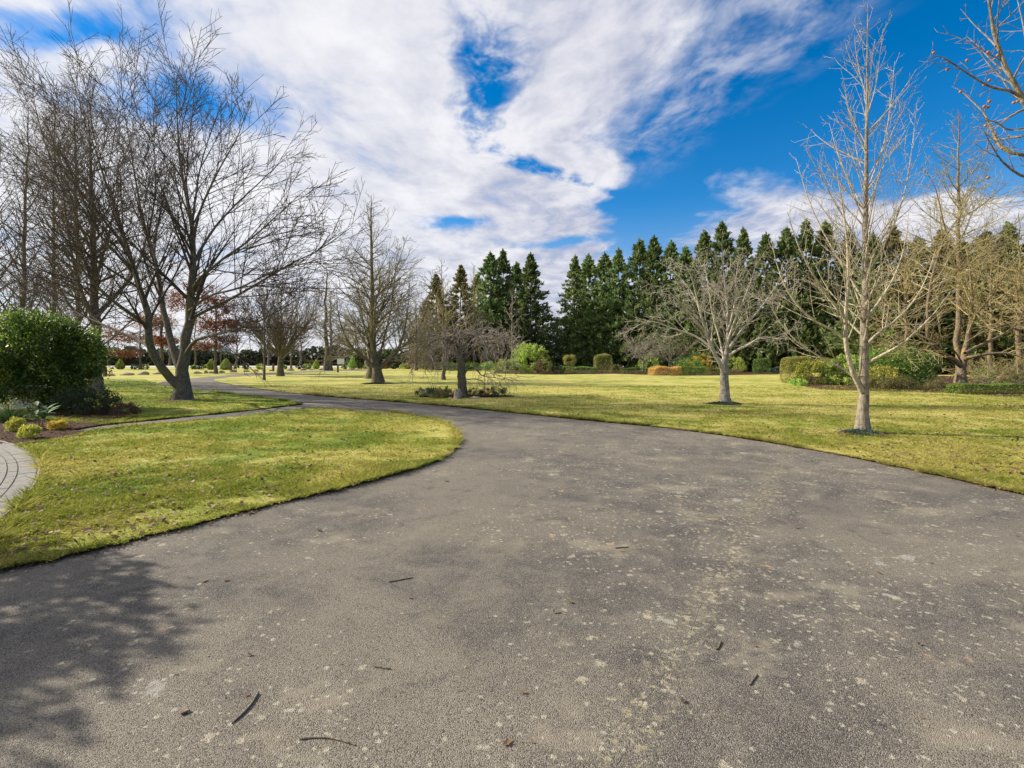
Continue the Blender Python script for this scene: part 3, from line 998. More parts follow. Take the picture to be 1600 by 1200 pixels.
lv_vase = [dict(per_m=4.2, t0=.2, t1=.99, ang=32, sd=9, lr=.38, tap=.5, lmax=2.4, lmin=.4, rr=.5, rmin=.014, n=5, wander=.06, up=.06, k=3),
           dict(per_m=4.2, t0=.1, ang=36, lr=.42, tap=.45, lmax=1.2, lmin=.3, rr=.6, rmin=.012, n=4, wander=.08, up=.04, k=3)]
st, b = vase_stems(438, 588, 452, 56, 20, 61, .30)
make_tree('deciduous_tree', b, 'dense vase shaped bare tree with a dark trunk by the far drive', 'tree', st, M_BARK_DARK, M_TWIG_BROWN, lv_vase, 62, n=10, sides=8)


# ------------------------------------------------------------------ young pale tree on the right lawn
Dm = 11.13
maple = [
    (at([(1348, 679), (1348, 655), (1349, 620), (1350, 585), (1351, 540), (1351, 480), (1352, 400), (1352, 320), (1354, 230), (1355, 130), (1356, 5)], Dm, 0),
     [.115, .104, .097, .088, .08, .07, .062, .048, .034, .02, .005]),
    (at([(1347, 612), (1338, 594), (1328, 570), (1320, 535), (1321, 500), (1325, 450), (1326, 400), (1318, 330), (1305, 250)], Dm - .05, -.5), [.062, .058, .052, .047, .042, .036, .028, .018, .005]),
    (at([(1345, 606), (1336, 590), (1322, 578), (1300, 568), (1278, 556), (1245, 535), (1215, 500), (1200, 470)], Dm - .05, .5), [.032, .03, .027, .024, .02, .016, .01, .004]),
    (at([(1351, 570), (1372, 558), (1398, 545), (1425, 525), (1460, 490), (1485, 455)], Dm, -.8), [.036, .033, .028, .022, .014, .004]),
    (at([(1320, 530), (1300, 515), (1268, 500), (1235, 465), (1215, 420), (1205, 375)], Dm - .2, .2), [.034, .03, .026, .02, .013, .004]),
    (at([(1350, 545), (1365, 525), (1395, 505), (1430, 470), (1450, 430), (1462, 390)], Dm, .9), [.034, .03, .025, .019, .012, .004]),
    (at([(1322, 500), (1300, 470), (1270, 430), (1245, 380), (1230, 330)], Dm - .3, -.6), [.028, .025, .02, .013, .004]),
    (at([(1351, 500), (1375, 470), (1400, 430), (1415, 380), (1420, 330)], Dm, .5), [.03, .026, .02, .013, .004]),
    (at([(1351, 470), (1325, 430), (1290, 370), (1265, 320), (1243, 245)], Dm, .6), [.026, .022, .018, .012, .004]),
    (at([(1352, 430), (1375, 395), (1400, 345), (1420, 280), (1433, 160)], Dm, -.5), [.026, .023, .019, .013, .003]),
    (at([(1352, 400), (1330, 360), (1300, 310), (1280, 270), (1255, 225)], Dm, -.5), [.022, .019, .015, .010, .003]),
    (at([(1352, 330), (1330, 290), (1310, 245), (1295, 190)], Dm, .4), [.02, .016, .011, .003]),
    (at([(1353, 300), (1372, 255), (1385, 210), (1392, 160), (1398, 95)], Dm, .4), [.018, .015, .012, .008, .003]),
    (at([(1354, 240), (1338, 205), (1325, 170), (1318, 120)], Dm, -.3), [.015, .012, .008, .003]),
    (at([(1355, 180), (1368, 140), (1374, 95), (1380, 45)], Dm, -.3), [.012, .009, .006, .003]),
    (at([(1354, 150), (1343, 115), (1337, 80), (1335, 55)], Dm, .2), [.010, .008, .005, .003]),
]
lv_maple = [dict(per_m=6.2, t0=.20, t1=.98, ang=40, sd=9, lr=.44, tap=.95, lmax=1.7, lmin=.3, rr=.42, rmin=.0034, n=8, wander=.05, up=.07, k=4),
            dict(per_m=4.6, t0=.12, ang=40, lr=.42, tap=.45, lmax=.75, lmin=.14, rr=.6, rmin=.0028, n=5, wander=.07, up=.05, k=3),
            dict(per_m=3.6, t0=.15, ang=42, lr=.42, tap=.4, lmax=.3, lmin=.08, rr=.7, rmin=.0024, n=3, wander=.08, up=.03, k=3)]
make_tree('deciduous_tree', G(1348, 678), 'young pale bare tree with a tall leader nearest on the right lawn', 'tree', maple, M_BARK_PALE, M_TWIG_PALE, lv_maple, 71, sides=14, n=22, limb_scale=.85, limb_mat=M_TWIG_PALE)

# ------------------------------------------------------------------ low round silver tree right of centre
Ds = 18.55
silver = [
    (at([(1134, 633), (1133, 615), (1131, 595), (1131, 580), (1134, 560), (1138, 545), (1138, 520), (1137, 480), (1132, 430), (1128, 408)], Ds, .3), [.17, .16, .15, .14, .11, .095, .075, .055, .03, .006]),
    (at([(1131, 582), (1124, 565), (1116, 552), (1107, 530), (1100, 510), (1090, 470), (1080, 430), (1070, 410)], Ds, -.8), [.10, .09, .08, .07, .055, .04, .02, .006]),
    (at([(1112, 545), (1098, 530), (1075, 520), (1045, 512), (1020, 500), (995, 508), (985, 520)], Ds - .2, 1.0), [.055, .05, .04, .032, .022, .014, .006]),
    (at([(1140, 555), (1155, 545), (1172, 538), (1190, 525), (1215, 530), (1235, 520), (1245, 500)], Ds, -.9), [.06, .055, .046, .036, .025, .015, .006]),
    (at([(1139, 545), (1152, 525), (1168, 505), (1190, 480), (1210, 450), (1225, 430)], Ds, 1.0), [.06, .052, .044, .034, .02, .006]),
    (at([(1138, 530), (1148, 500), (1162, 470), (1175, 435), (1182, 410)], Ds, -.7), [.05, .042, .032, .02, .006]),
    (at([(1104, 520), (1085, 500), (1060, 470), (1040, 450), (1022, 445)], Ds - .3, -.9), [.045, .04, .03, .018, .006]),
    (at([(1098, 500), (1085, 460), (1060, 430), (1040, 415)], Ds - .3, .9), [.04, .034, .02, .006]),
    (at([(1131, 560), (1125, 530), (1112, 490), (1106, 440), (1100, 408)], Ds + .1, 1.1), [.05, .042, .032, .02, .006]),
    (at([(1138, 515), (1150, 470), (1150, 430), (1155, 402)], Ds, .4), [.04, .03, .018, .006]),
]
lv_silver = [dict(per_m=5.6, t0=.25, t1=.98, ang=46, sd=12, lr=.42, tap=.5, lmax=1.4, lmin=.3, rr=.42, rmin=.0062, n=7, wander=.13, up=.03, k=4),
             dict(per_m=6.0, t0=.1, ang=48, lr=.45, tap=.4, lmax=.7, lmin=.18, rr=.6, rmin=.0052, n=5, wander=.16, up=.02, k=3),
             dict(per_m=3.2, t0=.1, ang=50, lr=.5, tap=.4, lmax=.36, lmin=.12, rr=.7, rmin=.0055, n=3, wander=.16, up=.0, k=3)]
make_tree('deciduous_tree', G(1134, 632), 'low round crowned silvery bare tree on the right lawn', 'tree', silver, M_BARK_GREY, M_TWIG_SILVER, lv_silver, 72, sides=12, n=18, limb_scale=.7, limb_mat=M_TWIG_SILVER)

# ------------------------------------------------------------------ old spreading tree and its neighbours at the right
Do = 30.5
old = [
    (at([(1503, 606), (1503, 595), (1501, 580), (1503, 566), (1508, 550), (1515, 520), (1520, 470), (1515, 420), (1510, 380)], Do, 1), [.24, .22, .21, .20, .15, .12, .09, .05, .012]),
    (at([(1502, 572), (1492, 563), (1478, 556), (1462, 545), (1450, 530), (1447, 505), (1452, 450), (1465, 400), (1480, 361), (1505, 335), (1520, 290)], Do, -1.5), [.19, .17, .16, .14, .12, .10, .085, .07, .055, .035, .012]),
    (at([(1478, 362), (1470, 330), (1462, 290), (1440, 260)], Do - 1.2, -.8), [.05, .04, .025, .01]),
    (at([(1506, 562), (1520, 556), (1545, 553), (1575, 550), (1600, 560), (1640, 570)], Do, -2), [.13, .12, .10, .08, .06, .02]),
    (at([(1508, 552), (1530, 540), (1565, 525), (1592, 505), (1605, 470), (1608, 430)], Do, 1.5), [.12, .10, .08, .065, .045, .012]),
    (at([(1452, 530), (1430, 520), (1405, 500), (1385, 470), (1370, 440)], Do - .8, 2), [.07, .06, .045, .03, .01]),
    (at([(1515, 500), (1545, 470), (1570, 430), (1590, 390)], Do + .5, -2), [.07, .055, .035, .01]),
    (at([(1448, 500), (1430, 470), (1420, 430), (1410, 390)], Do - 1, -1.5), [.06, .05, .03, .01]),
    (at([(1503, 566), (1490, 545), (1470, 535), (1440, 545), (1410, 560)], Do, -3), [.06, .05, .04, .03, .01]),
    (at([(1510, 535), (1540, 515), (1580, 505), (1625, 500)], Do, -3), [.06, .05, .04, .012]),
]
lv_old = [dict(per_m=3.4, t0=.38, t1=.98, ang=55, sd=14, lr=.38, tap=.45, lmax=3.2, lmin=.5, rr=.5, rmin=.010, n=6, wander=.09, up=.0, k=4),
          dict(per_m=4.4, t0=.1, ang=46, lr=.45, tap=.4, lmax=1.5, lmin=.3, rr=.6, rmin=.0085, n=5, wander=.10, up=.02, k=3),
          dict(per_m=2.8, t0=.1, ang=46, lr=.5, tap=.4, lmax=.7, lmin=.2, rr=.7, rmin=.007, n=3, wander=.12, up=.02, k=3)]
make_tree('deciduous_tree', G(1503, 605), 'old bare tree with a short trunk and wide crooked lichened limbs behind the low hedge', 'tree', old, M_BARK_GOLD, M_TWIG_TAN, lv_old, 73, sides=10, n=16, limb_scale=.75)
for i, (px, py, top, r, spr, limbs, lab, bark, twig, an, first) in enumerate([
        (1498, 600, 172, .20, 3.8, 44, 'tall straight golden barked bare tree rising behind the old spreading tree', M_BARK_GOLD, M_TWIG_OLIVE, 50, .34),
        (1592, 598, 340, .20, 3.6, 34, 'bare tan tree at the right edge behind the low hedge', M_BARK_GOLD, M_TWIG_TAN, 55, .30),
        (1415, 594, 385, .16, 3.0, 30, 'tan bare tree behind the big rhododendron on the right', M_BARK_GOLD, M_TWIG_TAN, 48, .36),
        (1548, 592, 370, .18, 3.4, 32, 'bare tan tree between the old spreading tree and the right edge', M_BARK_GOLD, M_TWIG_TAN, 52, .32),
        (1660, 605, 330, .18, 3.6, 30, 'bare tree just beyond the right edge spreading into view', M_BARK_GOLD, M_TWIG_TAN, 55, .30)]):
    g0 = G(px, py)
    H = EYE + (563 - top) / 800 * g0[1]
    leader_tree('deciduous_tree', lab, g0, H, r, 80 + i, bark, twig, limbs, spr, first=first, ang=an, up=.05, dens=(3.4, 3.0), cone=.7, rmin=.009)

# ------------------------------------------------------------------ fruiting tree that hangs in from the right
Df = 6.0
tb = (8.3, 5.6, 0.0)
jn = (8.0, 5.8, 1.7)
fruit_tree = [
    ([tb, (8.25, 5.62, .8), jn, (7.9, 5.9, 2.6), P(1690, 260, 6.0), P(1640, 215, 6.0), P(1600, 164, 6.0), P(1585, 133, 6.0), P(1562, 93, 6.0), P(1554, 65, 6.0), P(1545, 10, 6.0), P(1541, -60, 6.0)],
     [.13, .12, .11, .085, .055, .042, .033, .028, .022, .018, .012, .006]),
    (at([(1592, 150), (1575, 140), (1551, 139), (1514, 116), (1490, 100), (1469, 86), (1446, 91)], Df, -.4), [.018, .017, .014, .011, .009, .006, .003]),
    (at([(1660, 240), (1600, 244), (1566, 235), (1554, 215), (1540, 178), (1525, 164), (1503, 142), (1487, 135)], Df, .5), [.03, .024, .02, .017, .014, .011, .007, .003]),
    (at([(1680, 290), (1600, 277), (1585, 269), (1562, 249), (1548, 225), (1537, 204)], Df, -.5), [.024, .018, .015, .011, .007, .003]),
    (at([(1556, 72), (1540, 55), (1523, 40), (1501, 14)], Df, .4), [.012, .009, .007, .003]),
    (at([(1600, 160), (1615, 110), (1602, 60), (1596, 25), (1585, -20)], Df + .2, .5), [.02, .016, .011, .008, .004]),
    (at([(1600, 200), (1575, 205), (1555, 188), (1530, 190)], Df - .2, -.3), [.014, .010, .007, .003]),
    ([jn, (7.6, 5.4, 2.7), (7.3, 5.2, 3.6), (7.0, 5.15, 4.6)], [.07, .05, .03, .006]),
    ([jn, (8.6, 6.4, 2.6), (9.0, 7.1, 3.7), (9.1, 7.4, 4.9)], [.07, .05, .03, .006]),
]
lv_fruit = [dict(per_m=7.0, t0=.25, t1=.99, ang=52, sd=14, lr=.26, tap=.5, lmax=.8, lmin=.10, rr=.5, rmin=.0026, n=6, wander=.12, up=.03, k=4),
            dict(per_m=12.0, t0=.1, ang=55, sd=16, lr=.3, tap=.4, lmax=.22, lmin=.03, rr=.7, rmin=.0024, n=3, wander=.1, up=.02, k=3)]
ft, gft = make_tree('fruit_tree', tb, 'bare fruit tree with knobbly twigs and tiny brown fruits reaching in at the top right', 'tree', fruit_tree, M_BARK_PALE, M_BARK_GREY, lv_fruit, 74, sides=8, n=18, limb_scale=.8)
m, nt, b, out = new_mat('withered_fruit')
b.inputs['Base Color'].default_value = (0.30, 0.13, 0.045, 1)
b.inputs['Roughness'].default_value = 0.5
M_FRUIT = m
bm = bmesh.new()
bmesh.ops.create_uvsphere(bm, u_segments=8, v_segments=6, radius=.018)
for v_ in bm.verts:
    v_.co.z *= .92 if v_.co.z < 0 else 1.0
    if v_.co.z > .016: v_.co.z = .011
fme = bpy.data.meshes.new('fruit'); bm.to_mesh(fme); bm.free()
for p_ in fme.polygons: p_.use_smooth = True
rng = np.random.default_rng(5)
for (px, py) in [(1544, 80), (1559, 85), (1511, 93), (1480, 107), (1459, 81), (1538, 131), (1546, 124), (1501, 142), (1546, 157), (1538, 165), (1544, 166), (1584, 159), (1590, 157), (1540, 195), (1544, 276)]:
    q = P(px, py + 1.5, Df - .15)
    obj('fruit', fme, M_FRUIT, ft, (q[0] - tb[0], q[1] - tb[1], q[2]))

# ------------------------------------------------------------------ weeping tree in its bed
Dw = 22.5
weep = [
    (at([(722, 621), (722, 605), (722, 590), (721, 575), (720, 560), (718, 545), (714, 535)], Dw, 0), [.22, .20, .19, .18, .15, .11, .06]),
    (at([(720, 560), (712, 542), (704, 532), (690, 528), (672, 535), (656, 555)], Dw, -.6), [.10, .085, .06, .045, .03, .008]),
    (at([(721, 565), (732, 552), (742, 543), (760, 535), (782, 538), (795, 550)], Dw, .6), [.09, .075, .055, .04, .025, .008]),
    (at([(718, 548), (716, 532), (725, 522), (745, 524), (760, 536)], Dw, -1.4), [.08, .06, .045, .03, .008]),
    (at([(719, 550), (722, 532), (712, 524), (695, 526), (680, 545)], Dw, 1.5), [.08, .06, .045, .03, .008]),
    (at([(723, 590), (729, 578), (738, 573), (746, 578), (752, 588), (775, 590), (788, 594)], Dw, -.5), [.05, .045, .04, .03, .025, .018, .006]),
    (at([(720, 545), (735, 525), (765, 520), (790, 530), (798, 548)], Dw, 1.0), [.06, .045, .03, .018, .006]),
    (at([(718, 545), (700, 526), (675, 522), (655, 538), (646, 560)], Dw, .6), [.06, .045, .03, .018, .006]),
    (at([(719, 545), (722, 525), (735, 518), (752, 520), (768, 530)], Dw, 2.0), [.05, .04, .03, .018, .006]),
]
lv_weep = [dict(per_m=5.6, t0=.28, t1=1, ang=55, sd=20, lr=.5, tap=.2, lmax=1.15, lmin=.35, rr=.45, rmin=.009, n=7, wander=.19, up=.08, up_end=-.20, k=4, flat=.3),
           dict(per_m=5.5, t0=.1, t1=1, ang=48, sd=18, lr=.65, tap=.3, lmax=.75, lmin=.2, rr=.6, rmin=.008, n=5, wander=.18, up=.0, up_end=-.26, k=3),
           dict(per_m=3.0, t0=.1, t1=1, ang=48, sd=18, lr=.6, tap=.3, lmax=.4, lmin=.12, rr=.6, rmin=.0065, n=4, wander=.18, up=-.08, k=3)]
make_tree('weeping_tree', G(722, 620), 'small umbrella shaped weeping bare tree with a thick dark trunk in a planted bed', 'tree', weep, M_BARK_DARK, M_TWIG_ROSE, lv_weep, 75, sides=12, n=14, limb_scale=.8)


# ------------------------------------------------------------------ foliage
def leaf_quads(rng, cen, axis, length, width, flop=0.6):
    """rhombic leaves: cen Nx3, axis Nx3 (direction of the leaf), sizes N"""
    N = len(cen)
    ax = norm(axis + rng.normal(0, flop, (N, 3)))
    side = norm(np.cross(ax, rng.normal(0, 1, (N, 3))))
    l = (length * rng.uniform(.65, 1.35, N))[:, None]
    w = (width * rng.uniform(.65, 1.35, N))[:, None]
    V = np.stack((cen - ax * l * .5, cen + side * w * .5 - ax * l * .05, cen + ax * l * .5, cen - side * w * .5 - ax * l * .05), 1)
    return V.reshape(-1, 3)


def quads_mesh(name, V):
    return mesh_np(name, V, np.arange(len(V)).reshape(-1, 4))


def shrub_points(rng, n, rx, ry, h, clumps, clump_r, low=0.0, box=0.0, hollow=.55):
    """leaf positions grouped into clumps over a dome; box>0 squares it off. returns points and outward directions"""
    d = norm(rng.normal(0, 1, (clumps, 3)))
    if box:
        d = np.sign(d) * np.abs(d) ** (1 - box)
        d = d / np.max(np.abs(d), axis=1, keepdims=True) * (1 - box * 0) if box > .6 else norm(d) * (1 + box * .25)
    rr = rng.uniform(hollow, 1.0, clumps) ** .6
    c = d * rr[:, None] * np.array((rx, ry, h / 2))
    k = rng.integers(0, clumps, n)
    cr = clump_r * rng.uniform(.5, 1.3, clumps)
    off = norm(rng.normal(0, 1, (n, 3))) * (rng.uniform(0, 1, n) ** .5 * cr[k])[:, None]
    p = c[k] + off
    p[:, 2] += h / 2
    p[:, 2] = np.where(p[:, 2] < low, low + rng.uniform(0, .06, n) * h, p[:, 2])
    outw = norm(off * 1.0 + d[k] * clump_r * .8 + np.array((0, 0, clump_r * .25)))
    return p, outw


def stems_mesh(rng, name, rx, ry, h, n, r=.015):
    az = rng.uniform(0, 2 * PI, n)
    st = np.stack((np.cos(az) * rx * .12, np.sin(az) * ry * .12, np.zeros(n)), 1)
    d = np.stack((np.cos(az) * rx * .7, np.sin(az) * ry * .7, np.full(n, h * .75)), 1)
    p, q = grow(rng, st, d, np.full(n, h * .8), np.full(n, r), np.full(n, r * .3), 5, .06, .02)
    return tubes_mesh(name, [(p, q, 4)])


def shrub(name, loc, rx, ry, h, label, cat, mat, n, leaf, seed, clumps=40, clump_r=.25, group=None, box=0.0, aspect=.5, low=0.02, stems=6, stem_mat=None, hollow=.55, flop=.7):
    rng = np.random.default_rng(seed)
    root = empty(name, loc, label, cat, group)
    p, o_ = shrub_points(rng, n, rx, ry, h, clumps, clump_r, low, box, hollow)
    V = leaf_quads(rng, p, o_, np.full(n, leaf), np.full(n, leaf * aspect), flop)
    obj('foliage', quads_mesh(name + '_foliage', V), mat, root)
    if stems:
        obj('stems', stems_mesh(rng, name + '_stems', rx, ry, h, stems, .008 + .006 * h), stem_mat or M_TWIG_DARK, root)
    return root


L_CAMELLIA = leaf_mat('glossy_dark_leaves', (0.036, 0.080, 0.016), (0.12, 0.195, 0.032), (0.33, 0.38, 0.06), .4, .45, .35)
L_DARK = leaf_mat('dark_shrub_leaves', (0.022, 0.040, 0.015), (0.055, 0.080, 0.028), None, .25, .45)
L_REDDISH = leaf_mat('reddish_leaves', (0.10, 0.05, 0.035), (0.19, 0.10, 0.07), (0.22, 0.15, 0.08), .3)
L_YELLOWGREEN = leaf_mat('yellow_green_leaves', (0.24, 0.28, 0.035), (0.42, 0.41, 0.06), (0.50, 0.46, 0.10), .35)
L_RHODO = leaf_mat('rhododendron_leaves', (0.149, 0.216, 0.041), (0.324, 0.405, 0.074), (0.486, 0.446, 0.095), .3)
L_LIME = leaf_mat('bright_green_leaves', (0.189, 0.319, 0.043), (0.362, 0.522, 0.087), (0.464, 0.522, 0.145), .35)
L_OLIVE = leaf_mat('olive_clipped_leaves', (0.149, 0.162, 0.034), (0.297, 0.297, 0.068), (0.351, 0.270, 0.095), .3)
L_HEDGE = leaf_mat('hedge_leaves', (0.074, 0.135, 0.024), (0.176, 0.257, 0.047), None, .3)
L_ORANGE = leaf_mat('orange_flower_heads', (0.50, 0.29, 0.07), (0.70, 0.45, 0.14), (0.74, 0.55, 0.24), .35)
L_GOLD = leaf_mat('golden_leaves', (0.312, 0.288, 0.036), (0.552, 0.432, 0.048), (0.600, 0.408, 0.060), .35)
L_CONIFER = leaf_mat('conifer_sprays', (0.058, 0.100, 0.034), (0.165, 0.225, 0.070), (0.25, 0.30, 0.10), .30, .6)
L_CONIFER2 = leaf_mat('brownish_conifer_sprays', (0.13, 0.12, 0.050), (0.24, 0.21, 0.09), (0.29, 0.22, 0.10), .32, .6)
L_RUSSET = leaf_mat('russet_dry_leaves', (0.11, 0.038, 0.022), (0.20, 0.075, 0.040), (0.30, 0.11, 0.045), .35, .6)
L_BLUE = leaf_mat('blue_grey_leaves', (0.04, 0.07, 0.045), (0.10, 0.145, 0.105), None, .3)
L_STRAP = leaf_mat('strap_leaves', (.020, .046, .014), (.052, .10, .028), (.10, .14, .04), .25, .9, .04)
L_HEATH = leaf_mat('heath_leaves', (0.11, 0.12, 0.035), (0.20, 0.19, 0.06), (0.24, 0.17, 0.07), .3)
L_DRYLEAF = leaf_mat('dry_fallen_leaves', (0.09, 0.050, 0.025), (0.21, 0.125, 0.06), (0.38, 0.27, 0.15), .15, .7)

# ---- russet oaks
def russet(px, py, crown, n, seed, label, r, top):
    g0 = G(px, py)
    Y = g0[1]
    rng = np.random.default_rng(seed)
    H = EYE + (563 - top) / 800 * Y
    root = leader_tree('oak_tree', label, g0, H, r, seed, M_BARK_BROWN, M_TWIG_BROWN, 22, crown[2] * .9, first=.22, ang=62, up=.03, dens=(1.2, 1.2), rmin=.012)
    (x0, x1, zz) = crown
    pts = []
    ax = []
    for cx, cy, rx, ry, cnt in label_clumps[seed]:
        q = np.array(P(cx, cy, Y)) - np.array(g0)
        k = int(cnt * n)
        off = norm(rng.normal(0, 1, (k, 3))) * rng.uniform(0, 1, (k, 1)) ** .5 * np.array((rx / 800 * Y, rx / 800 * Y * 1.1, ry / 800 * Y))
        # gather into sprays
        gidx = rng.integers(0, max(1, k // 9), k)
        off = off[gidx] + rng.normal(0, .16, (k, 3))
        pts.append(q + off); ax.append(off)
    p = np.concatenate(pts); a = np.concatenate(ax)
    obj('leaves', quads_mesh('oak_leaves', leaf_quads(rng, p, norm(a) + np.array((0, 0, -.4)), np.full(len(p), .22), np.full(len(p), .13), .9)), L_RUSSET, root)


label_clumps = {91: [(345, 478, 38, 16, .28), (370, 508, 34, 12, .22), (330, 505, 30, 14, .22), (310, 455, 26, 14, .12), (352, 530, 26, 6, .10), (320, 540, 24, 6, .12)],
                92: [(256, 533, 20, 8, .5), (246, 505, 26, 16, .35), (275, 470, 22, 18, .3)],
                93: [(195, 552, 24, 6, .5), (210, 530, 30, 12, .4), (170, 520, 24, 14, .3), (225, 500, 24, 14, .25)]}
russet(337, 584, (0, 0, 5.0), 7000, 91, 'oak holding russet dead leaves right of the large dark tree', .20, 435)
russet(253, 582, (0, 0, 4.0), 4500, 92, 'oak with a low russet leaf cluster seen between the dark stems', .26, 440)
russet(219, 577, (0, 0, 4.0), 4500, 93, 'small oak with faded russet leaves left of the large dark tree', .18, 480)


# ---- conifers
def conifer_meshes(seed, H, W, nb, mat):
    rng = np.random.default_rng(seed)
    u_ = rng.uniform(0, 1, nb)
    h = H * (.02 + .97 * (1 - (1 - u_ * .985) ** .75))
    h[: nb // 6] = H * rng.uniform(.80, .985, nb // 6)
    az = rng.uniform(0, 2 * PI, nb)
    f = h / H
    prof = W * np.minimum(.9, (1 - f) ** .95 * 1.1) * (0.75 + .25 * np.minimum(1, f / .10)) + .10
    R_ = prof * rng.uniform(.42, 1.48, nb)
    d = np.stack((np.cos(az), np.sin(az), rng.uniform(.05, .75, nb)), 1)
    C_, A_ = [], []
    for i in range(nb):
        k = max(6, int(9 + 24 * R_[i] / W))
        t = rng.uniform(.35, 1.0, k) ** .6
        q = np.array((0, 0, h[i])) + d[i] * (R_[i] * t)[:, None]
        q[:, 2] -= (R_[i] * t) ** 2 * .10
        q += rng.normal(0, .05 + .10 * R_[i] / W, (k, 3))
        C_.append(q); A_.append(np.repeat(d[i][None], k, 0) + np.array((0, 0, .2)))
    # leading shoot
    k = 26
    q = np.stack((rng.normal(0, .05, k), rng.normal(0, .05, k), H * rng.uniform(.965, 1.008, k)), 1)
    C_.append(q); A_.append(np.repeat(np.array((0, 0, 1.0))[None], k, 0))
    c = np.concatenate(C_); a = np.concatenate(A_)
    V = leaf_quads(rng, c, a, np.full(len(c), .54), np.full(len(c), .19), .45)
    fol = quads_mesh('conifer_foliage', V)
    fol.materials.append(mat)
    z = np.linspace(0, H * .97, 8)
    tp = np.stack((rng.normal(0, .03, 8), rng.normal(0, .03, 8), z), 1)[None]
    tr = np.interp(z, [0, H], [.24, .015])[None]
    trk = tubes_mesh('conifer_trunk', [(tp, tr, 7)])
    trk.materials.append(M_BARK_BROWN)
    return fol, trk


CON = [conifer_meshes(100 + i, 17.0, 4.1 + .35 * (i % 3), 660, L_CONIFER) for i in range(5)]
CONB = conifer_meshes(110, 17.0, 4.4, 760, L_CONIFER2)
ordinal = ['first', 'second', 'third', 'fourth', 'fifth', 'sixth', 'seventh', 'eighth', 'ninth', 'tenth', 'eleventh', 'twelfth', 'thirteenth',
           'fourteenth', 'fifteenth', 'sixteenth', 'seventeenth', 'eighteenth', 'nineteenth', 'twentieth']


def conifer(px, top, Y, k, label, group, mesh=None, wide=1.0):
    x = (px - 800) / 800 * Y
    H = EYE + (563 - top) / 800 * Y
    root = empty('conifer_tree', (x, Y, 0), label, 'tree', group, rz=k * 2.1, scale=(H / 17 * wide * (.88 + .26 * ((k * 37) % 10) / 10), H / 17 * wide, H / 17))
    root.rotation_euler = (.012 * math.sin(k * 3.3), .014 * math.cos(k * 5.1), k * 2.1)
    fol, trk = mesh or CON[k % 5]
    obj('crown', fol, None, root)
    obj('trunk', trk, None, root)


left_group = [(718, 414, 88, CONB), (747, 428, 96, None), (766, 394, 93, None), (788, 391, 95, None), (806, 410, 99, None), (829, 397, 91, None)]
for i, (px, top, Y, me_) in enumerate(left_group):
    conifer(px, top, Y, i, 'dark conifer, %s from the left in the group left of the sky gap' % ordinal[i], 'conifers left of the gap', me_)
conifer(683, 428, 86, 3, 'brownish conifer at the far left of the conifer screen', None, CONB, 1.05)
conifer(664, 470, 92, 2, 'short brownish conifer almost hidden behind bare branches', None, CONB)
row = [(896, 400), (921, 398), (945, 395), (969, 389), (998, 374), (1021, 371), (1046, 378), (1072, 386), (1103, 361), (1131, 346), (1162, 356), (1194, 366),
       (1228, 356), (1258, 346), (1293, 344), (1326, 362)]
for i, (px, top) in enumerate(row):
    t = (px - 896) / (1131 - 896)
    Y = 96 - 20 * t if t < 1.2 else 72 - 4 * (t - 1.2)
    conifer(px, top, Y, i, 'tall dark conifer, %s from the left in the row right of the sky gap' % ordinal[i], 'conifers right of the gap', None, 1.0 if t < 1 else .9)
back = [(1365, 365), (1398, 352), (1432, 370), (1468, 360), (1502, 378), (1540, 362), (1580, 348), (1618, 356)]
for i, (px, top) in enumerate(back):
    conifer(px, top, 62 - i * .8, i + 2, 'olive conifer behind the bare trees at the right, %s from the pale young tree' % ordinal[i], 'conifers behind the right bare trees', CONB if i % 2 else None, 1.0)


L_RHODODARK = leaf_mat('dark_rhododendron_leaves', (.06, .11, .02), (.16, .23, .045), (.28, .33, .07), .3, .4)
L_GOLDRHODO = leaf_mat('gilded_rhododendron_leaves', (.15, .17, .03), (.34, .32, .055), (.46, .40, .08), .3)
# ------------------------------------------------------------------ planting at the left edge
g = G(52, 645)
shrub('evergreen_shrub', (g[0] - .4, g[1] + .6, 0), 1.75, 1.7, 3.15, 'large rounded glossy dark green shrub at the left edge', 'shrub', L_CAMELLIA, 48000, .09, 201, clumps=420, clump_r=.34, stems=9, hollow=.25, low=.12)
g = G(135, 648)
shrub('low_shrub', (g[0], g[1], 0), .85, .7, .78, 'low dark shrub at the foot of the large evergreen shrub', 'shrub', L_DARK, 5200, .055, 202, clumps=70, clump_r=.16, stems=8)
g = G(112, 643)
shrub('low_shrub', (g[0], g[1] + .3, 0), .7, .6, .6, 'second low dark shrub tucked under the evergreen shrub', 'shrub', L_DARK, 3600, .055, 203, clumps=50, clump_r=.16, stems=6)
g = G(185, 648)
shrub('groundcover_plant', (g[0], g[1], 0), .75, .45, .30, 'flat reddish brown ground cover tailing off right of the low dark shrubs', 'plant', L_REDDISH, 2600, .045, 204, clumps=40, clump_r=.12, stems=6)

M_WHITE = new_mat('white_painted_wood')[0]
M_WHITE.node_tree.nodes['Principled BSDF'].inputs['Base Color'].default_value = (.78, .77, .74, 1)
M_WHITE.node_tree.nodes['Principled BSDF'].inputs['Roughness'].default_value = .6


def box_mesh(name, sx, sy, sz, bevel=0.0, jit=0.0, seed=0):
    """box with its base on z=0"""
    bm = bmesh.new()
    bmesh.ops.create_cube(bm, size=1)
    rg = random.Random(seed)
    for v_ in bm.verts:
        v_.co = Vector((v_.co.x * sx, v_.co.y * sy, (v_.co.z + .5) * sz))
        v_.co += Vector((rg.uniform(-jit, jit), rg.uniform(-jit, jit), 0))
    if bevel:
        bmesh.ops.bevel(bm, geom=list(bm.edges), offset=bevel, segments=1, affect='EDGES')
    me_ = bpy.data.meshes.new(name)
    bm.to_mesh(me_); bm.free()
    return me_


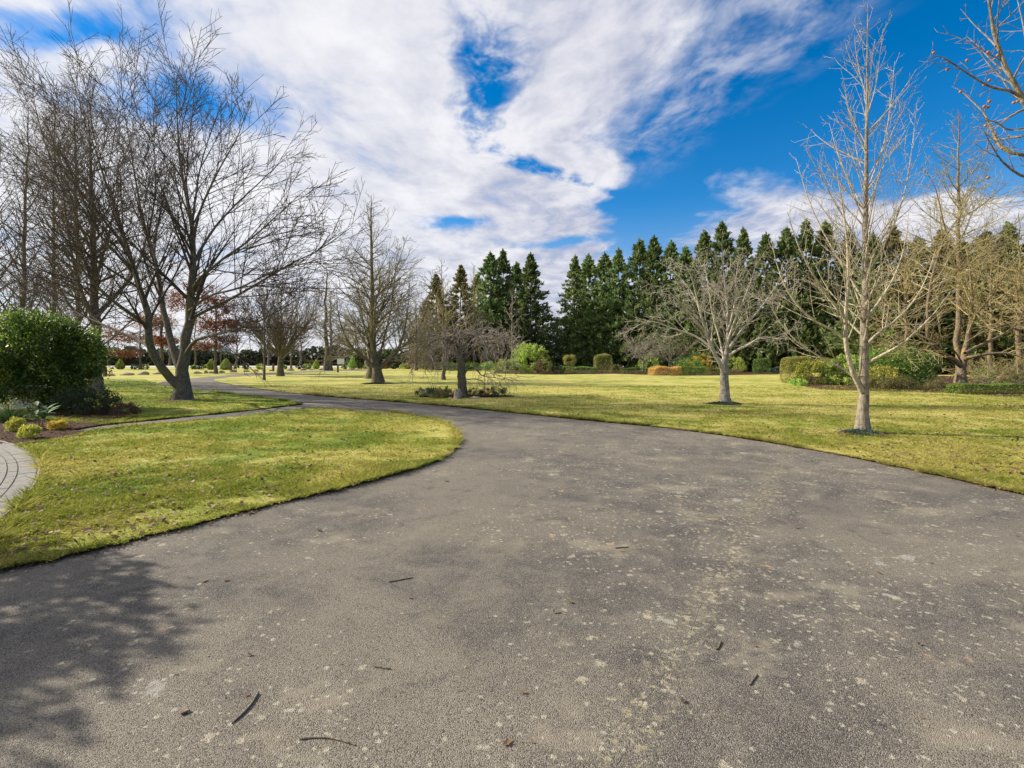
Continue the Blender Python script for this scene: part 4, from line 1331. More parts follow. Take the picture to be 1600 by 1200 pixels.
# white lattice half hidden by the shrub
lt = empty('garden_trellis', (G(26, 646)[0], G(26, 646)[1] + .1, 0), 'small white diamond lattice showing through the foot of the large shrub', 'trellis', rz=.15)
sl = box_mesh('slat', .03, .012, .75)
for i in range(9):
    for s_ in (-1, 1):
        o = obj('slat', sl, M_WHITE, lt, (-.40 + i * .10 - s_ * .23, .008 * s_, .22))
        o.rotation_euler = (0, s_ * R(38), 0)
for z_ in (.17, .80):
    o = obj('rail', box_mesh('rail', 1.3, .03, .045), M_WHITE, lt, (0, .03, z_))


# strap-leaved clumps
def strap_plant(name, loc, n, L, w, label, mat, seed, group=None, upright=.9, radius=.12):
    rng = np.random.default_rng(seed)
    root = empty(name, loc, label, 'plant', group)
    az = rng.uniform(0, 2 * PI, n)
    el = rng.uniform(.5, 1.45, n) * upright
    st = np.stack((np.cos(az), np.sin(az), np.zeros(n)), 1) * rng.uniform(0, radius, (n, 1))
    d = np.stack((np.cos(az) * np.cos(el), np.sin(az) * np.cos(el), np.sin(el)), 1)
    ln = L * rng.uniform(.6, 1.2, n)
    pts, _ = grow(rng, st, d, ln, np.full(n, .01), np.full(n, .01), 6, .03, .0, -.42)
    pts[:, :, 2] = np.maximum(pts[:, :, 2], .01)
    side = np.stack((-np.sin(az), np.cos(az), np.zeros(n)), 1)[:, None, :]
    wd = (w * np.array((.7, 1, 1, .85, .55, .08)))[None, :, None]
    V = np.stack((pts - side * wd / 2, pts + side * wd / 2), 2)       # n,6,2,3
    V = V.reshape(-1, 3)
    b = np.arange(n)[:, None] * 12 + np.arange(5)[None, :] * 2
    F = np.stack((b, b + 1, b + 3, b + 2), -1).reshape(-1, 4)
    obj('foliage', mesh_np(name, V, F, True), mat, root)
    return root


strap_plant('strappy_plant', G(18, 660), 220, .55, .018, 'arching strappy green clump at the left edge below the large shrub', L_STRAP, 211, radius=.3)
strap_plant('strappy_plant', (G(-20, 662)[0], G(-20, 662)[1], 0), 160, .55, .018, 'strappy green clump cut by the left edge of the picture', L_STRAP, 212, radius=.3)

# broad-leaved plant with large pale leaves, each leaf a part
rng = np.random.default_rng(215)
bl = empty('broadleaf_plant', G(62, 671), 'upright plant with large pale green leaves in the mulch bed', 'plant')
bm = bmesh.new()
prof = [(0, .012), (.25, .045), (.5, .058), (.75, .042), (1.0, .002)]
rows = []
for t, w in prof:
    rows.append([bm.verts.new((t * .30, s_ * w, -.10 * t * t + (.014 if s_ else 0))) for s_ in (-1, 0, 1)])
for a_, b_ in zip(rows[:-1], rows[1:]):
    for i in range(2):
        bm.faces.new((a_[i], b_[i], b_[i + 1], a_[i + 1]))
leaf_me = bpy.data.meshes.new('leaf'); bm.to_mesh(leaf_me); bm.free()
leaf_me.materials.append(leaf_mat('pale_broad_leaves', (.08, .14, .05), (.16, .23, .10), (.24, .29, .17), .3, .6, .2))
for p_ in leaf_me.polygons: p_.use_smooth = True
for s_ in range(5):
    a = s_ * 1.3
    top = np.array((math.cos(a) * .16, math.sin(a) * .16, .38 + .08 * (s_ % 3)))
    pts = np.array([(0, 0, 0), tuple(top * .5), tuple(top)])[None]
    obj('stem', tubes_mesh('stem', [(pts, np.array([[.010, .008, .005]]), 5)]), M_TWIG_OLIVE, bl)
    for k in range(6):
        o = obj('leaf', leaf_me, None, bl, tuple(top * (1 - .09 * k)))
        o.rotation_euler = (rng.uniform(-.3, .3), rng.uniform(-.9, .1), k * 1.1 + a + rng.uniform(-.3, .3))
        o.scale = (rng.uniform(.7, 1.05),) * 3

for i, (px, py, r, h, lab, mt) in enumerate([
        (24, 676, .17, .32, 'small yellow green bush at the left edge of the mulch bed', L_YELLOWGREEN),
        (46, 687, .17, .29, 'bright yellow bush nearest the paved path', L_YELLOWGREEN),
        (90, 673.5, .16, .24, 'small rounded olive yellow bush beside the side path', L_GOLD)]):
    shrub('small_bush', G(px, py), r, r, h, lab, 'shrub', mt, 3000, .03, 220 + i, clumps=70, clump_r=.06, stems=6)

# mulch beds
bedL = gp([(140, 676.5), (120, 683), (85, 690), (45, 695), (10, 696), (-60, 690), (-120, 660), (-60, 643), (60, 654), (165, 663), (210, 650), (218, 645), (170, 640), (60, 640), (-140, 640), (-180, 668), (-100, 700), (-40, 698)])
bedL = gp([(140, 676.5), (120, 683), (85, 690), (40, 696), (0, 697.5), (-80, 697.5), (-140, 668), (-80, 642), (40, 640), (130, 641), (205, 645), (216, 649), (203, 657), (172, 663.5), (142, 668), (112, 673.5)])
sheet('mulch_bed', bedL, 0.034, M_MULCH, step=.01, jitter=.012, seed=7)
bedW = [(G(722, 620)[0] + math.cos(a) * (2.25 if math.cos(a) > 0 else 2.0) + .1, G(722, 620)[1] + math.sin(a) * 1.0) for a in np.linspace(0, 2 * PI, 28)[:-1]]
sheet('mulch_bed', bedW, 0.034, M_MULCH, step=.01, jitter=.015, seed=8)
bedR = gp([(1232, 600), (1280, 609), (1330, 611), (1400, 613), (1480, 615), (1600, 623), (1700, 630), (1760, 600), (1500, 588), (1300, 588), (1240, 590)])
sheet('mulch_bed', bedR, 0.034, M_MULCH, step=.01, jitter=.02, seed=9)
bedF = gp([(770, 584), (860, 585.5), (960, 584.5), (1020, 586.5), (1110, 587), (1220, 585), (1230, 577), (1000, 575.5), (780, 575.5)])
sheet('mulch_bed', bedF, 0.034, M_MULCH, seed=10)


def scatter_flat(name, cx, cy, z, size, mat, seed, label, cat, aspect=.5, tilt=.35):
    """loose flakes lying about (stuff)"""
    rng = np.random.default_rng(seed)
    n = len(cx)
    az = rng.uniform(0, 2 * PI, n)
    ax = np.stack((np.cos(az), np.sin(az), rng.normal(0, tilt, n)), 1)
    up_ = norm(np.stack((rng.normal(0, tilt, n), rng.normal(0, tilt, n), np.ones(n)), 1))
    side = norm(np.cross(up_, ax)); ax = norm(ax)
    l = size * rng.uniform(.5, 1.5, n)
    w = l * aspect * rng.uniform(.6, 1.3, n)
    c = np.stack((cx, cy, z + l * .12), 1)
    V = np.stack((c - ax * l[:, None] * .5, c + side * w[:, None] * .5 + np.array((0, 0, 1)) * (l * .1)[:, None], c + ax * l[:, None] * .5, c - side * w[:, None] * .5), 1)
    o = obj(name, quads_mesh(name, V.reshape(-1, 3)), mat)
    return tag(o, label, cat, kind='stuff')


def in_poly(rng, poly, n):
    q = np.asarray(poly)
    lo, hi = q.min(0), q.max(0)
    X = rng.uniform(lo[0], hi[0], n * 4); Y = rng.uniform(lo[1], hi[1], n * 4)
    k = inside(q, X, Y)
    return X[k][:n], Y[k][:n]


rng = np.random.default_rng(300)
L_CHIP = leaf_mat('bark_chips', (.028, .016, .011), (.085, .045, .028), (.17, .10, .06), .0, .95, .1)
X, Y = in_poly(rng, bedL, 5000)
scatter_flat('bark_chips', X, Y, .034, .045, L_CHIP, 301, 'dark bark chips covering the bed at the left', 'mulch')
X, Y = in_poly(rng, bedW, 2500)
scatter_flat('bark_chips', X, Y, .034, .06, L_CHIP, 302, 'dark bark chips around the weeping tree', 'mulch')
X, Y = in_poly(rng, bedR, 5000)
scatter_flat('bark_chips', X, Y, .034, .09, L_CHIP, 303, 'reddish bark chips under the right hand shrubs', 'mulch')

# ------------------------------------------------------------------ paved path with a pale edging
M_PAVER = soil_mat('concrete_paver', (.25, .235, .21), (.36, .34, .305), 26.0)
M_EDGE = soil_mat('pale_edging', (.34, .31, .27), (.45, .42, .37), 20.0)
pb = [arc(arcR + .05, a) for a in np.linspace(a0 + .09, a1, 30)] + [arc(arcR - 1.7, a) for a in np.linspace(a1, a0 + .09, 30)]
pavebase, _ = sheet('paved_path', pb, 0.026, soil_mat('sand_joint', (.10, .085, .065), (.18, .15, .12), 30.0))


def ring_block(r0_, r1_, t0_, t1_, z0_, z1_, gap, seed):
    rg = random.Random(seed)
    bm = bmesh.new()
    ga = gap / r1_
    dz_ = rg.uniform(-.003, .003)
    cs = [(r0_ + gap, t0_ + ga), (r1_ - gap, t0_ + ga), (r1_ - gap, t1_ - ga), (r0_ + gap, t1_ - ga)]
    lo = [bm.verts.new((*arc(*c_), z0_)) for c_ in cs]
    hi = [bm.verts.new((*arc(c_[0] + (.004 if i in (0, 3) else -.004), c_[1]), z1_ + dz_ + rg.uniform(-.0015, .0015))) for i, c_ in enumerate(cs)]
    bm.faces.new(hi)
    for i in range(4):
        j = (i + 1) % 4
        bm.faces.new((lo[i], lo[j], hi[j], hi[i]))
    bmesh.ops.recalc_face_normals(bm, faces=bm.faces)
    me_ = bpy.data.meshes.new('paver'); bm.to_mesh(me_); bm.free()
    return me_


k = 0
amin, amax = min(a0, a1), max(a0, a1) + .09
for ci, (ro, ri, ln) in enumerate([(arcR, arcR - .20, .30), (arcR - .20, arcR - .31, .21), (arcR - .31, arcR - .51, .42), (arcR - .51, arcR - .71, .42), (arcR - .71, arcR - .91, .42), (arcR - .91, arcR - 1.11, .42)]):
    nb = int((amax - amin) * ro / ln)
    for i in range(nb):
        off = (.5 if ci % 2 else 0) / nb * (amax - amin)
        ta = amin + (amax - amin) * i / nb + off
        tb_ = ta + (amax - amin) / nb
        cx, cy = arc((ro + ri) / 2, (ta + tb_) / 2)
        if cy < 2.2 or cx < -cy * 1.16 - .3:
            continue
        obj('paver', ring_block(ri, ro, ta, tb_, .004, .036, .003, k), M_PAVER, pavebase)
        k += 1
nb = int((amax - amin) * arcR / .5)
for i in range(nb):
    ta = amin + (amax - amin) * i / nb
    cx, cy = arc(arcR, ta)
    if cy < 2.2 or cx < -cy * 1.16 - .3:
        continue
    obj('edging', ring_block(arcR + .002, arcR + .036, ta, ta + (amax - amin) / nb, .0, .048, .002, 900 + i), M_EDGE, pavebase)

# ------------------------------------------------------------------ bed round the weeping tree
M_ROCK = soil_mat('grey_rock', (.16, .14, .12), (.34, .31, .27), 9.0)
M_ROCK2 = soil_mat('tan_rock', (.26, .20, .13), (.44, .36, .25), 6.0)


def rock(name, loc, sx, sy, sz, label, seed, mat, group=None, rz=0.0):
    rg = np.random.default_rng(seed)
    bm = bmesh.new()
    bmesh.ops.create_icosphere(bm, subdivisions=2, radius=1)
    ph = rg.uniform(0, 6, 6)
    for v_ in bm.verts:
        c_ = v_.co
        f = 1 + .16 * math.sin(c_.x * 3 + ph[0]) * math.cos(c_.y * 2.6 + ph[1]) + .12 * math.sin(c_.z * 4 + ph[2] + c_.x * 2) + rg.normal(0, .045)
        v_.co = Vector((c_.x * sx * f, c_.y * sy * f, max(-.15, c_.z) * sz * f + .1 * sz))
    me_ = bpy.data.meshes.new(name); bm.to_mesh(me_); bm.free()
    o = obj(name, me_, mat, None, loc)
    o.rotation_euler = (0, 0, rz)
    return tag(o, label, 'rock', group)


rock('garden_rock', G(715.5, 624), .16, .2, .42, 'upright pale grey rock leaning against the weeping tree trunk', 311, M_ROCK)
rock('garden_rock', G(741, 624), .26, .18, .11, 'flat tan stone right of the weeping tree trunk', 312, M_ROCK2)
rock('garden_rock', G(703, 624.5), .09, .09, .08, 'small pinkish stone in the bed left of the weeping tree', 313, M_ROCK2)
strap_plant('strappy_plant', G(678, 618), 190, .62, .035, 'strappy green clump at the left end of the weeping tree bed', L_STRAP, 321, radius=.22)
strap_plant('strappy_plant', G(696, 615), 120, .5, .032, 'smaller strappy clump just left of the weeping tree', L_STRAP, 322, radius=.2)
for i, (px, py, rx, h, lab, mt) in enumerate([
        (664, 621, .38, .42, 'pale leafy plant at the left tip of the weeping tree bed', L_BLUE),
        (684, 623, .42, .34, 'brownish low plant in front of the strappy clumps', L_HEATH),
        (702, 622, .40, .36, 'reddish low plant left of the upright rock', L_REDDISH),
        (742, 620, .34, .36, 'brown twiggy plant right of the weeping tree trunk', L_HEATH),
        (762, 620, .34, .40, 'dark red low plant in the right half of the weeping tree bed', L_REDDISH),
        (778, 619, .36, .48, 'dark green leafy plant at the right end of the weeping tree bed', L_HEDGE)]):
    shrub('bedding_plant', G(px, py), rx, .3, h, lab, 'plant', mt, 1500, .05, 330 + i, clumps=30, clump_r=.11, stems=6)
st_ = obj('plant_stake', tubes_mesh('stake', [(np.array([[(0, 0, 0), (.01, 0, .5), (.0, 0, 1.05)]]), np.array([[.012, .012, .012]]), 6)]), M_BARK_DARK, None, G(757, 618))
tag(st_, 'thin dark stake upright in the weeping tree bed', 'stake')

# ground cover rings at tree feet
for i, (px, py, r, lab) in enumerate([(1134, 632.5, .50, 'ring of blue green ground cover at the foot of the silvery tree'),
                                      (1346, 680, .36, 'ring of blue green ground cover at the foot of the pale young tree'),
                                      (592, 600, 1.1, 'dark ground cover ring at the foot of the tall pyramidal tree')]):
    g = G(px, py)
    rg = np.random.default_rng(340 + i)
    root = empty('groundcover_plant', g, lab, 'plant')
    n = 4200
    a = rg.uniform(0, 2 * PI, n); q = np.sqrt(rg.uniform(0.03, 1, n)) * r
    z_ = .03 + .10 * (1 - (q / r) ** 2) * rg.uniform(.2, 1, n)
    wv = 1 + .22 * np.sin(a * 3 + i) + .16 * np.sin(a * 5 + 2 * i)
    c = np.stack((np.cos(a) * q * wv, np.sin(a) * q * .8 * wv, z_), 1)
    obj('foliage', quads_mesh('groundcover', leaf_quads(rg, c, np.stack((np.cos(a), np.sin(a), np.full(n, .9)), 1), np.full(n, .05), np.full(n, .025), .7)), L_BLUE if i < 2 else L_DARK, root)
    bed = gp([(px, py)])[0]
    ring = [(bed[0] + math.cos(t) * (r + .16) * (1 + .2 * math.sin(t * 3 + i)), bed[1] + math.sin(t) * (r * .8 + .12) * (1 + .2 * math.sin(t * 4))) for t in np.linspace(0, 2 * PI, 22)[:-1]]
    sheet('mulch_ring', ring, .033, M_MULCH, step=.01, jitter=.015, seed=20 + i)
g = G(283, 626)
sheet('mulch_ring', [(g[0] + math.cos(t) * .75, g[1] - .1 + math.sin(t) * .6) for t in np.linspace(0, 2 * PI, 22)[:-1]], .031, soil_mat('bare_earth', (.10, .07, .05), (.22, .17, .12), 12), step=.01, jitter=.02, seed=24)

# ------------------------------------------------------------------ shrubs along the far side of the lawn
def S_(px, py, halfw, top, label, mt, n, leaf, seed, name='shrub', cat='shrub', depth=None, box=0.0, clumps=None, dY=0.0, hollow=.6, stems=5, cl=.22, sub=None):
    g = G(px, py)
    Y = g[1]
    rx = halfw / 800 * Y
    h = EYE + (563 - top) / 800 * Y
    ry = depth if depth else rx
    return shrub(name, (g[0], Y + ry, 0), rx, ry, h, label, cat, mt, n, leaf, seed, clumps=clumps or 70, clump_r=cl * min(max(rx, .3), h), box=box, stems=stems, hollow=hollow)


S_(826, 584, 26, 533, 'tall bright green rhododendron left of the conifer row', L_LIME, 5200, .17, 401)
S_(850, 584, 14, 545, 'yellowish rhododendron leaning right of the tall bright one', L_RHODO, 3000, .16, 402)
S_(789, 584, 18, 561, 'spreading pale leaved shrub left of the tall bright rhododendron', L_RHODO, 2600, .14, 403)
S_(843, 585, 8, 563, 'russet brown small bush in front of the yellowish rhododendron', L_REDDISH, 1500, .12, 404)
S_(854, 585, 10, 562, 'clipped tan ball bush in front of the yellowish rhododendron', L_OLIVE, 2600, .10, 405, name='clipped_bush', box=.35)
S_(872, 585, 12, 571, 'low grey green mound right of the clipped tan ball', L_DARK, 1800, .11, 406)
S_(762, 581, 12, 565, 'bright leaved bush behind the weeping tree branches', L_LIME, 1400, .14, 407)
S_(735, 580, 16, 566, 'dark green bush seen under the weeping tree', L_HEDGE, 1400, .14, 408)
S_(700, 580, 18, 566, 'dark rounded bush left of the weeping tree trunk', L_HEDGE, 1400, .14, 409)
# mushroom topiary
g = G(891, 583)
tp = shrub('topiary', (g[0], g[1] + .8, 1.0), .78, .78, 1.25, 'mushroom shaped topiary with a rounded cap left of the flat hedge', 'topiary', L_OLIVE, 4200, .09, 411, clumps=120, clump_r=.2, box=.4, stems=0, hollow=.75)
rgt = np.random.default_rng(412)
p_, o_ = shrub_points(rgt, 1800, .85, .8, 1.1, 50, .2, .02)
p_[:, 2] -= 1.0
obj('skirt_foliage', quads_mesh('topiary_skirt', leaf_quads(rgt, p_, o_, np.full(len(p_), .1), np.full(len(p_), .05), .7)), L_OLIVE, tp)


def hedge_box(name, px0, px1, py, top, depth, label, mt, n, leaf, seed, cat='hedge', round_=.3, lump=.06, z0=0.0):
    """clipped block: leaves over its faces plus a fill inside"""
    rg = np.random.default_rng(seed)
    ga, gb = G(px0, py), G(px1, py)
    Y = ga[1]
    w = gb[0] - ga[0]
    h = EYE + (563 - top) / 800 * Y - z0
    root = empty(name, ((ga[0] + gb[0]) / 2, Y + depth / 2, z0), label, cat)
    q = rg.uniform(-1, 1, (n, 3))
    face = rg.choice(3, n, p=np.array((h * depth, w * h, w * depth)) / (h * depth + w * h + w * depth))
    sgn = np.where(rg.uniform(0, 1, n) < .5, -1, 1)
    sgn = np.where(face == 2, 1, sgn)
    shell = rg.uniform(.80, 1.0, n)
    q[np.arange(n), face] = sgn * shell
    # round the corners
    l4 = (np.abs(q) ** (2 / round_)).sum(1) ** (round_ / 2)
    q = q / np.maximum(l4, 1.0)[:, None]
    c = q * np.array((w / 2, depth / 2, h / 2)) + np.array((0, 0, h / 2))
    c += lump * np.sin(c[:, [1, 2, 0]] * 3.1 + seed) + rg.normal(0, lump * .4, (n, 3))
    c[:, 2] = np.maximum(c[:, 2], .02)
    out_ = norm(q + rg.normal(0, .3, (n, 3)))
    obj('foliage', quads_mesh(name, leaf_quads(rg, c, out_, np.full(n, leaf), np.full(n, leaf * .55), .7)), mt, root)
    obj('stems', stems_mesh(rg, name + '_stems', w / 2, depth / 2, h * .9, 8, .03), M_TWIG_DARK, root)
    return root


hedge_box('low_hedge', 877, 933, 585, 573.5, 2.0, 'flat dark green low hedge between the two topiaries', L_HEDGE, 4200, .11, 421)
hedge_box('topiary', 930, 959, 583, 553, 2.2, 'squared olive topiary block right of the flat low hedge', L_OLIVE, 5200, .10, 422, 'topiary', round_=.55)
hedge_box('low_hedge', 972, 1018, 584, 575, 1.4, 'grey green low hedge left of the orange flowering one', L_HEDGE, 3000, .11, 423)
hedge_box('flowering_hedge', 1018, 1064, 587, 574, 1.5, 'low hedge covered in orange blossom', L_ORANGE, 5200, .10, 424, lump=.1)
hedge_box('low_hedge', 1064, 1108, 587, 573.5, 1.5, 'low green hedge joining the orange flowering one on its right', L_HEDGE, 3800, .10, 425)
hedge_box('low_hedge', 1108, 1140, 586, 575, 1.5, 'olive low hedge behind the silvery tree trunk', L_OLIVE, 3000, .10, 426)
hedge_box('topiary', 1184, 1208, 584, 560, 1.8, 'dark green clipped cylinder topiary right of the silvery tree', L_HEDGE, 4200, .10, 427, 'topiary', round_=.5)
S_(1105, 582, 14, 552, 'golden yellow rounded shrub left of the silvery tree trunk', L_GOLD, 2200, .13, 431)
S_(1090, 582, 16, 556, 'golden topped shrub behind the low green hedge', L_GOLD, 1500, .13, 432)
S_(1083, 584, 22, 560, 'dark green shrub mass behind the orange and green hedges', L_HEDGE, 3600, .14, 433)
S_(1018, 581.5, 18, 556, 'yellow green shrub behind the orange flowering hedge', L_RHODO, 2400, .14, 434)
S_(1155, 583, 18, 558, 'yellow speckled green shrub just right of the silvery tree', L_RHODO, 2600, .13, 435)
S_(1150, 585, 14, 577, 'low pinkish heath at the edge of the far bed', L_HEATH, 1400, .10, 436)
S_(1225, 584, 16, 574, 'low bluish green mound left of the big clipped block', L_BLUE, 1500, .11, 437)
S_(965, 582, 12, 570, 'brownish low shrub right of the squared topiary', L_HEATH, 1400, .12, 438)
# dark evergreens under the conifer row
for i, (px, py, hw, top, lab) in enumerate([(905, 577, 26, 520, 'dark evergreen shrub mass under the left end of the conifer row'),
                                            (955, 577, 28, 512, 'dark evergreen shrub mass behind the squared topiary'),
                                            (870, 576, 24, 500, 'dark evergreen filling the foot of the sky gap'),
                                            (1170, 581, 26, 520, 'dark broad evergreen behind the clipped cylinder'),
                                            (1215, 581, 26, 518, 'dark broad evergreen left of the pale young tree'),
                                            (1270, 581, 24, 520, 'dark evergreen behind the big clipped block'),
                                            (1010, 577, 26, 515, 'dark evergreen behind the small grey bare tree'),
                                            (1060, 578, 26, 520, 'dark evergreen behind the small vase shaped bare tree'),
                                            (1115, 579.5, 24, 520, 'dark evergreen behind the golden shrubs'),
                                            (815, 577, 24, 515, 'dark evergreen behind the tall bright rhododendron'),
                                            (760, 576, 28, 520, 'dark evergreen beneath the left conifers'),
                                            (705, 576, 30, 525, 'dark evergreen beneath the brownish conifers')]):
    S_(px, py, hw, top, lab, L_CONIFER, 3400, .36, 441 + i, name='evergreen_shrub', cl=.3)
# small bare trees among the far shrubs
for i, (px, py, top, hw, lab, tw) in enumerate([(1005, 582, 521, 34, 'small grey mop headed bare tree left of the orange hedge', M_TWIG_ROSE),
                                                (1046, 582, 524, 36, 'small vase shaped bare tree rising behind the orange hedge', M_TWIG_OLIVE)]):
    st, b = vase_stems(px, py, top, hw, 11, 460 + i, .13, fork=.3)
    make_tree('deciduous_tree', b, lab, 'tree', st, M_BARK_GREY, tw, [dict(per_m=3.2, t0=.3, ang=46, sd=14, lr=.5, tap=.3, lmax=1.5, lmin=.3, rr=.5, rmin=.016, n=5, wander=.16, up=.0, k=3),
                                                                     dict(per_m=3.2, t0=.1, ang=46, lr=.5, tap=.3, lmax=.8, lmin=.25, rr=.6, rmin=.013, n=4, wander=.16, up=-.03, k=3)], 462 + i, n=8, sides=7)

# right hand border
hedge_box('topiary', 1233, 1274, 600, 557, 1.5, 'big squared topiary block at the left end of the right border', L_OLIVE, 9000, .075, 471, 'topiary', round_=.4, lump=.04)
S_(1290, 602, 30, 561, 'rounded yellow green rhododendron beside the big squared topiary', L_GOLDRHODO, 5200, .11, 472, depth=1.1)
S_(1255, 604, 14, 592, 'low bright green heath at the foot of the squared topiary', L_LIME, 1600, .07, 473)
S_(1425, 607, 60, 545, 'large dark green rhododendron left of the old spreading tree', L_RHODODARK, 11000, .13, 474, clumps=150, depth=1.2)
S_(1392, 609, 34, 573, 'yellowish leaved shrub in front of the large dark rhododendron', L_GOLDRHODO, 4200, .11, 475, depth=.9)
S_(1340, 604, 28, 552, 'mixed green shrub behind the pale young tree trunk', L_RHODO, 4200, .12, 476, depth=1.2)
S_(1455, 605.5, 26, 556, 'round dark green shrub at the foot of the old spreading tree', L_RHODODARK, 4200, .11, 486, depth=1.0)
S_(1320, 603, 20, 566, 'dark rounded shrub between the gilded rhododendron and the pale young tree', L_RHODODARK, 3000, .11, 487, depth=.9)
S_(1445, 611, 52, 592, 'low olive brown heath along the front of the right border', L_HEATH, 7000, .06, 477, cl=.5, depth=.8)
S_(1375, 610, 30, 590, 'low heath bush right of the pale young tree trunk', L_HEATH, 4200, .06, 478, cl=.4, depth=.7)
hedge_box('low_hedge', 1497, 1680, 617, 601, .9, 'long low clipped green hedge at the right edge', L_HEDGE, 16000, .06, 479, round_=.3, lump=.03)
S_(1590, 600, 34, 575, 'leafy green shrub behind the low hedge at the right edge', L_HEDGE, 3600, .11, 480)
rgb = np.random.default_rng(481)
for i, (px, py, top, hw, lab) in enumerate([(1545, 604, 567, 40, 'tangled grey bare shrub behind the low hedge'), (1590, 604, 560, 40, 'tangled bare shrub at the right edge behind the low hedge')]):
    st, b = vase_stems(px, py, top, hw, 16, 482 + i, .05, fork=.08)
    make_tree('bare_shrub', b, lab, 'shrub', st, M_BARK_GREY, M_TWIG_TAN, [dict(per_m=5, t0=.15, ang=46, sd=14, lr=.5, tap=.3, lmax=.9, lmin=.2, rr=.5, rmin=.008, n=5, wander=.14, up=.0, k=3),
                                                                          dict(per_m=5, t0=.1, ang=46, lr=.5, tap=.3, lmax=.5, lmin=.12, rr=.6, rmin=.007, n=4, wander=.14, up=0, k=3)], 484 + i, n=8, sides=6)
# evergreen backdrop behind the right bare trees
for i, (px, py, hw, top) in enumerate([(1345, 582, 40, 500), (1420, 583, 46, 480), (1500, 584, 46, 478), (1575, 585, 46, 470)]):
    S_(px, py, hw, top, ['olive evergreen mass behind the pale young tree', 'olive evergreen mass behind the large rhododendron', 'olive evergreen mass behind the old spreading tree',
                         'olive evergreen mass at the right edge behind the bare trees'][i], L_CONIFER2, 5200, .28, 490 + i, name='evergreen_shrub', cl=.3)

# ------------------------------------------------------------------ far garden by the road, left half
for i, (px, py, hw, top, lab) in enumerate([
        (188, 577, 6, 561, 'narrow conical conifer nearest the left wooden post'),
        (330, 577.5, 6, 561, 'small conical conifer left of the russet oak trunk'),
        (353, 578, 8, 560, 'wider conical conifer right of the russet oak trunk'),
        (494, 576.5, 5, 562, 'narrow bright conifer left of the tall slender bare tree'),
        (551, 576, 6, 557, 'tallest narrow conifer right of the white sign')]):
    g = G(px, py)
    Y = g[1]
    rg = np.random.default_rng(500 + i)
    H = EYE + (563 - top) / 800 * Y
    W = hw / 800 * Y
    root = empty('small_conifer', g, lab, 'conifer')
    n = 1500
    f = 1 - np.sqrt(rg.uniform(0, 1, n)); a = rg.uniform(0, 2 * PI, n)
    q = W * np.minimum(1, 1.35 * (1 - f) ** .7) * rg.uniform(.6, 1.05, n) * np.minimum(1, .55 + f * 4)
    c = np.stack((np.cos(a) * q, np.sin(a) * q, .05 + f * H), 1)
    obj('foliage', quads_mesh('small_conifer', leaf_quads(rg, c, np.stack((np.cos(a) * .6, np.sin(a) * .6, np.ones(n)), 1), np.full(n, .22), np.full(n, .1), .4)), L_LIME if i > 2 else L_RHODO, root)
for i, px in enumerate([156, 207, 220, 299, 310, 321, 366, 382, 404, 441, 466, 478, 536, 562, 570, 585, 612, 628]):
    g = G(px, 577)
    hw = 4.5 + (i * 7 % 3)
    S_(px, 577, hw, 570.5 - (i * 5 % 3), 'low dark round bush, %s from the left along the far road' % ordinal[i], [L_HEDGE, L_DARK, L_RHODO][i % 3], 420, .26, 520 + i, name='low_bush', stems=0, clumps=16, cl=.4)['group'] = 'low bushes along the far road'
stones = [(173, 587, 8), (199, 586, 10), (224, 585.2, 9), (246, 584.6, 8), (309, 583.5, 6), (322, 583, 4), (331, 582.6, 4), (347, 582.2, 5), (365, 581.5, 5), (384, 580.8, 5), (400, 580.3, 5), (412, 580, 3.5),
          (424, 579.7, 4), (454, 579, 6), (473, 578.6, 6), (486, 578.4, 4), (502, 578, 5), (550, 577.4, 5), (561, 577.2, 4), (572, 577, 4)]
for i, (px, py, hw) in enumerate(stones):
    g = G(px, py)
    w = hw / 800 * g[1]
    o = rock('edging_stone', g, w, w * .45, .20 + .06 * (i % 3), 'flat brown edging stone beyond the drive, %s from the left' % ordinal[i], 550 + i, M_ROCK2 if i % 3 else soil_mat('brown_rock', (.18, .10, .07), (.30, .19, .13), 5) if i == 0 else M_ROCK2, 'edging stones beyond the drive', rz=.1 * (i % 5))
M_POST = bark_mat('weathered_post', (.09, .07, .055), (.18, .15, .12))
for px, py, top, lab in [(164, 588.5, 573, 'short wooden post left of the edging stones'), (361, 581.5, 567.5, 'short wooden post right of the russet oak'), (427, 580, 568, 'short dark post left of the dense vase shaped tree')]:
    g = G(px, py)
    h = EYE + (563 - top) / 800 * g[1]
    tag(obj('wooden_post', box_mesh('post', .26, .24, h, .02), M_POST, None, g), lab, 'post')
# white sign on a post
g = G(528, 582)
sg = empty('sign_board', g, 'small plain white sign on a dark post by the far drive', 'sign')
obj('post', box_mesh('post', .2, .18, 1.62, .01), M_POST, sg)
obj('panel', box_mesh('panel', .92, .05, .72, .01), M_WHITE, sg, (.42, -.12, 1.1))
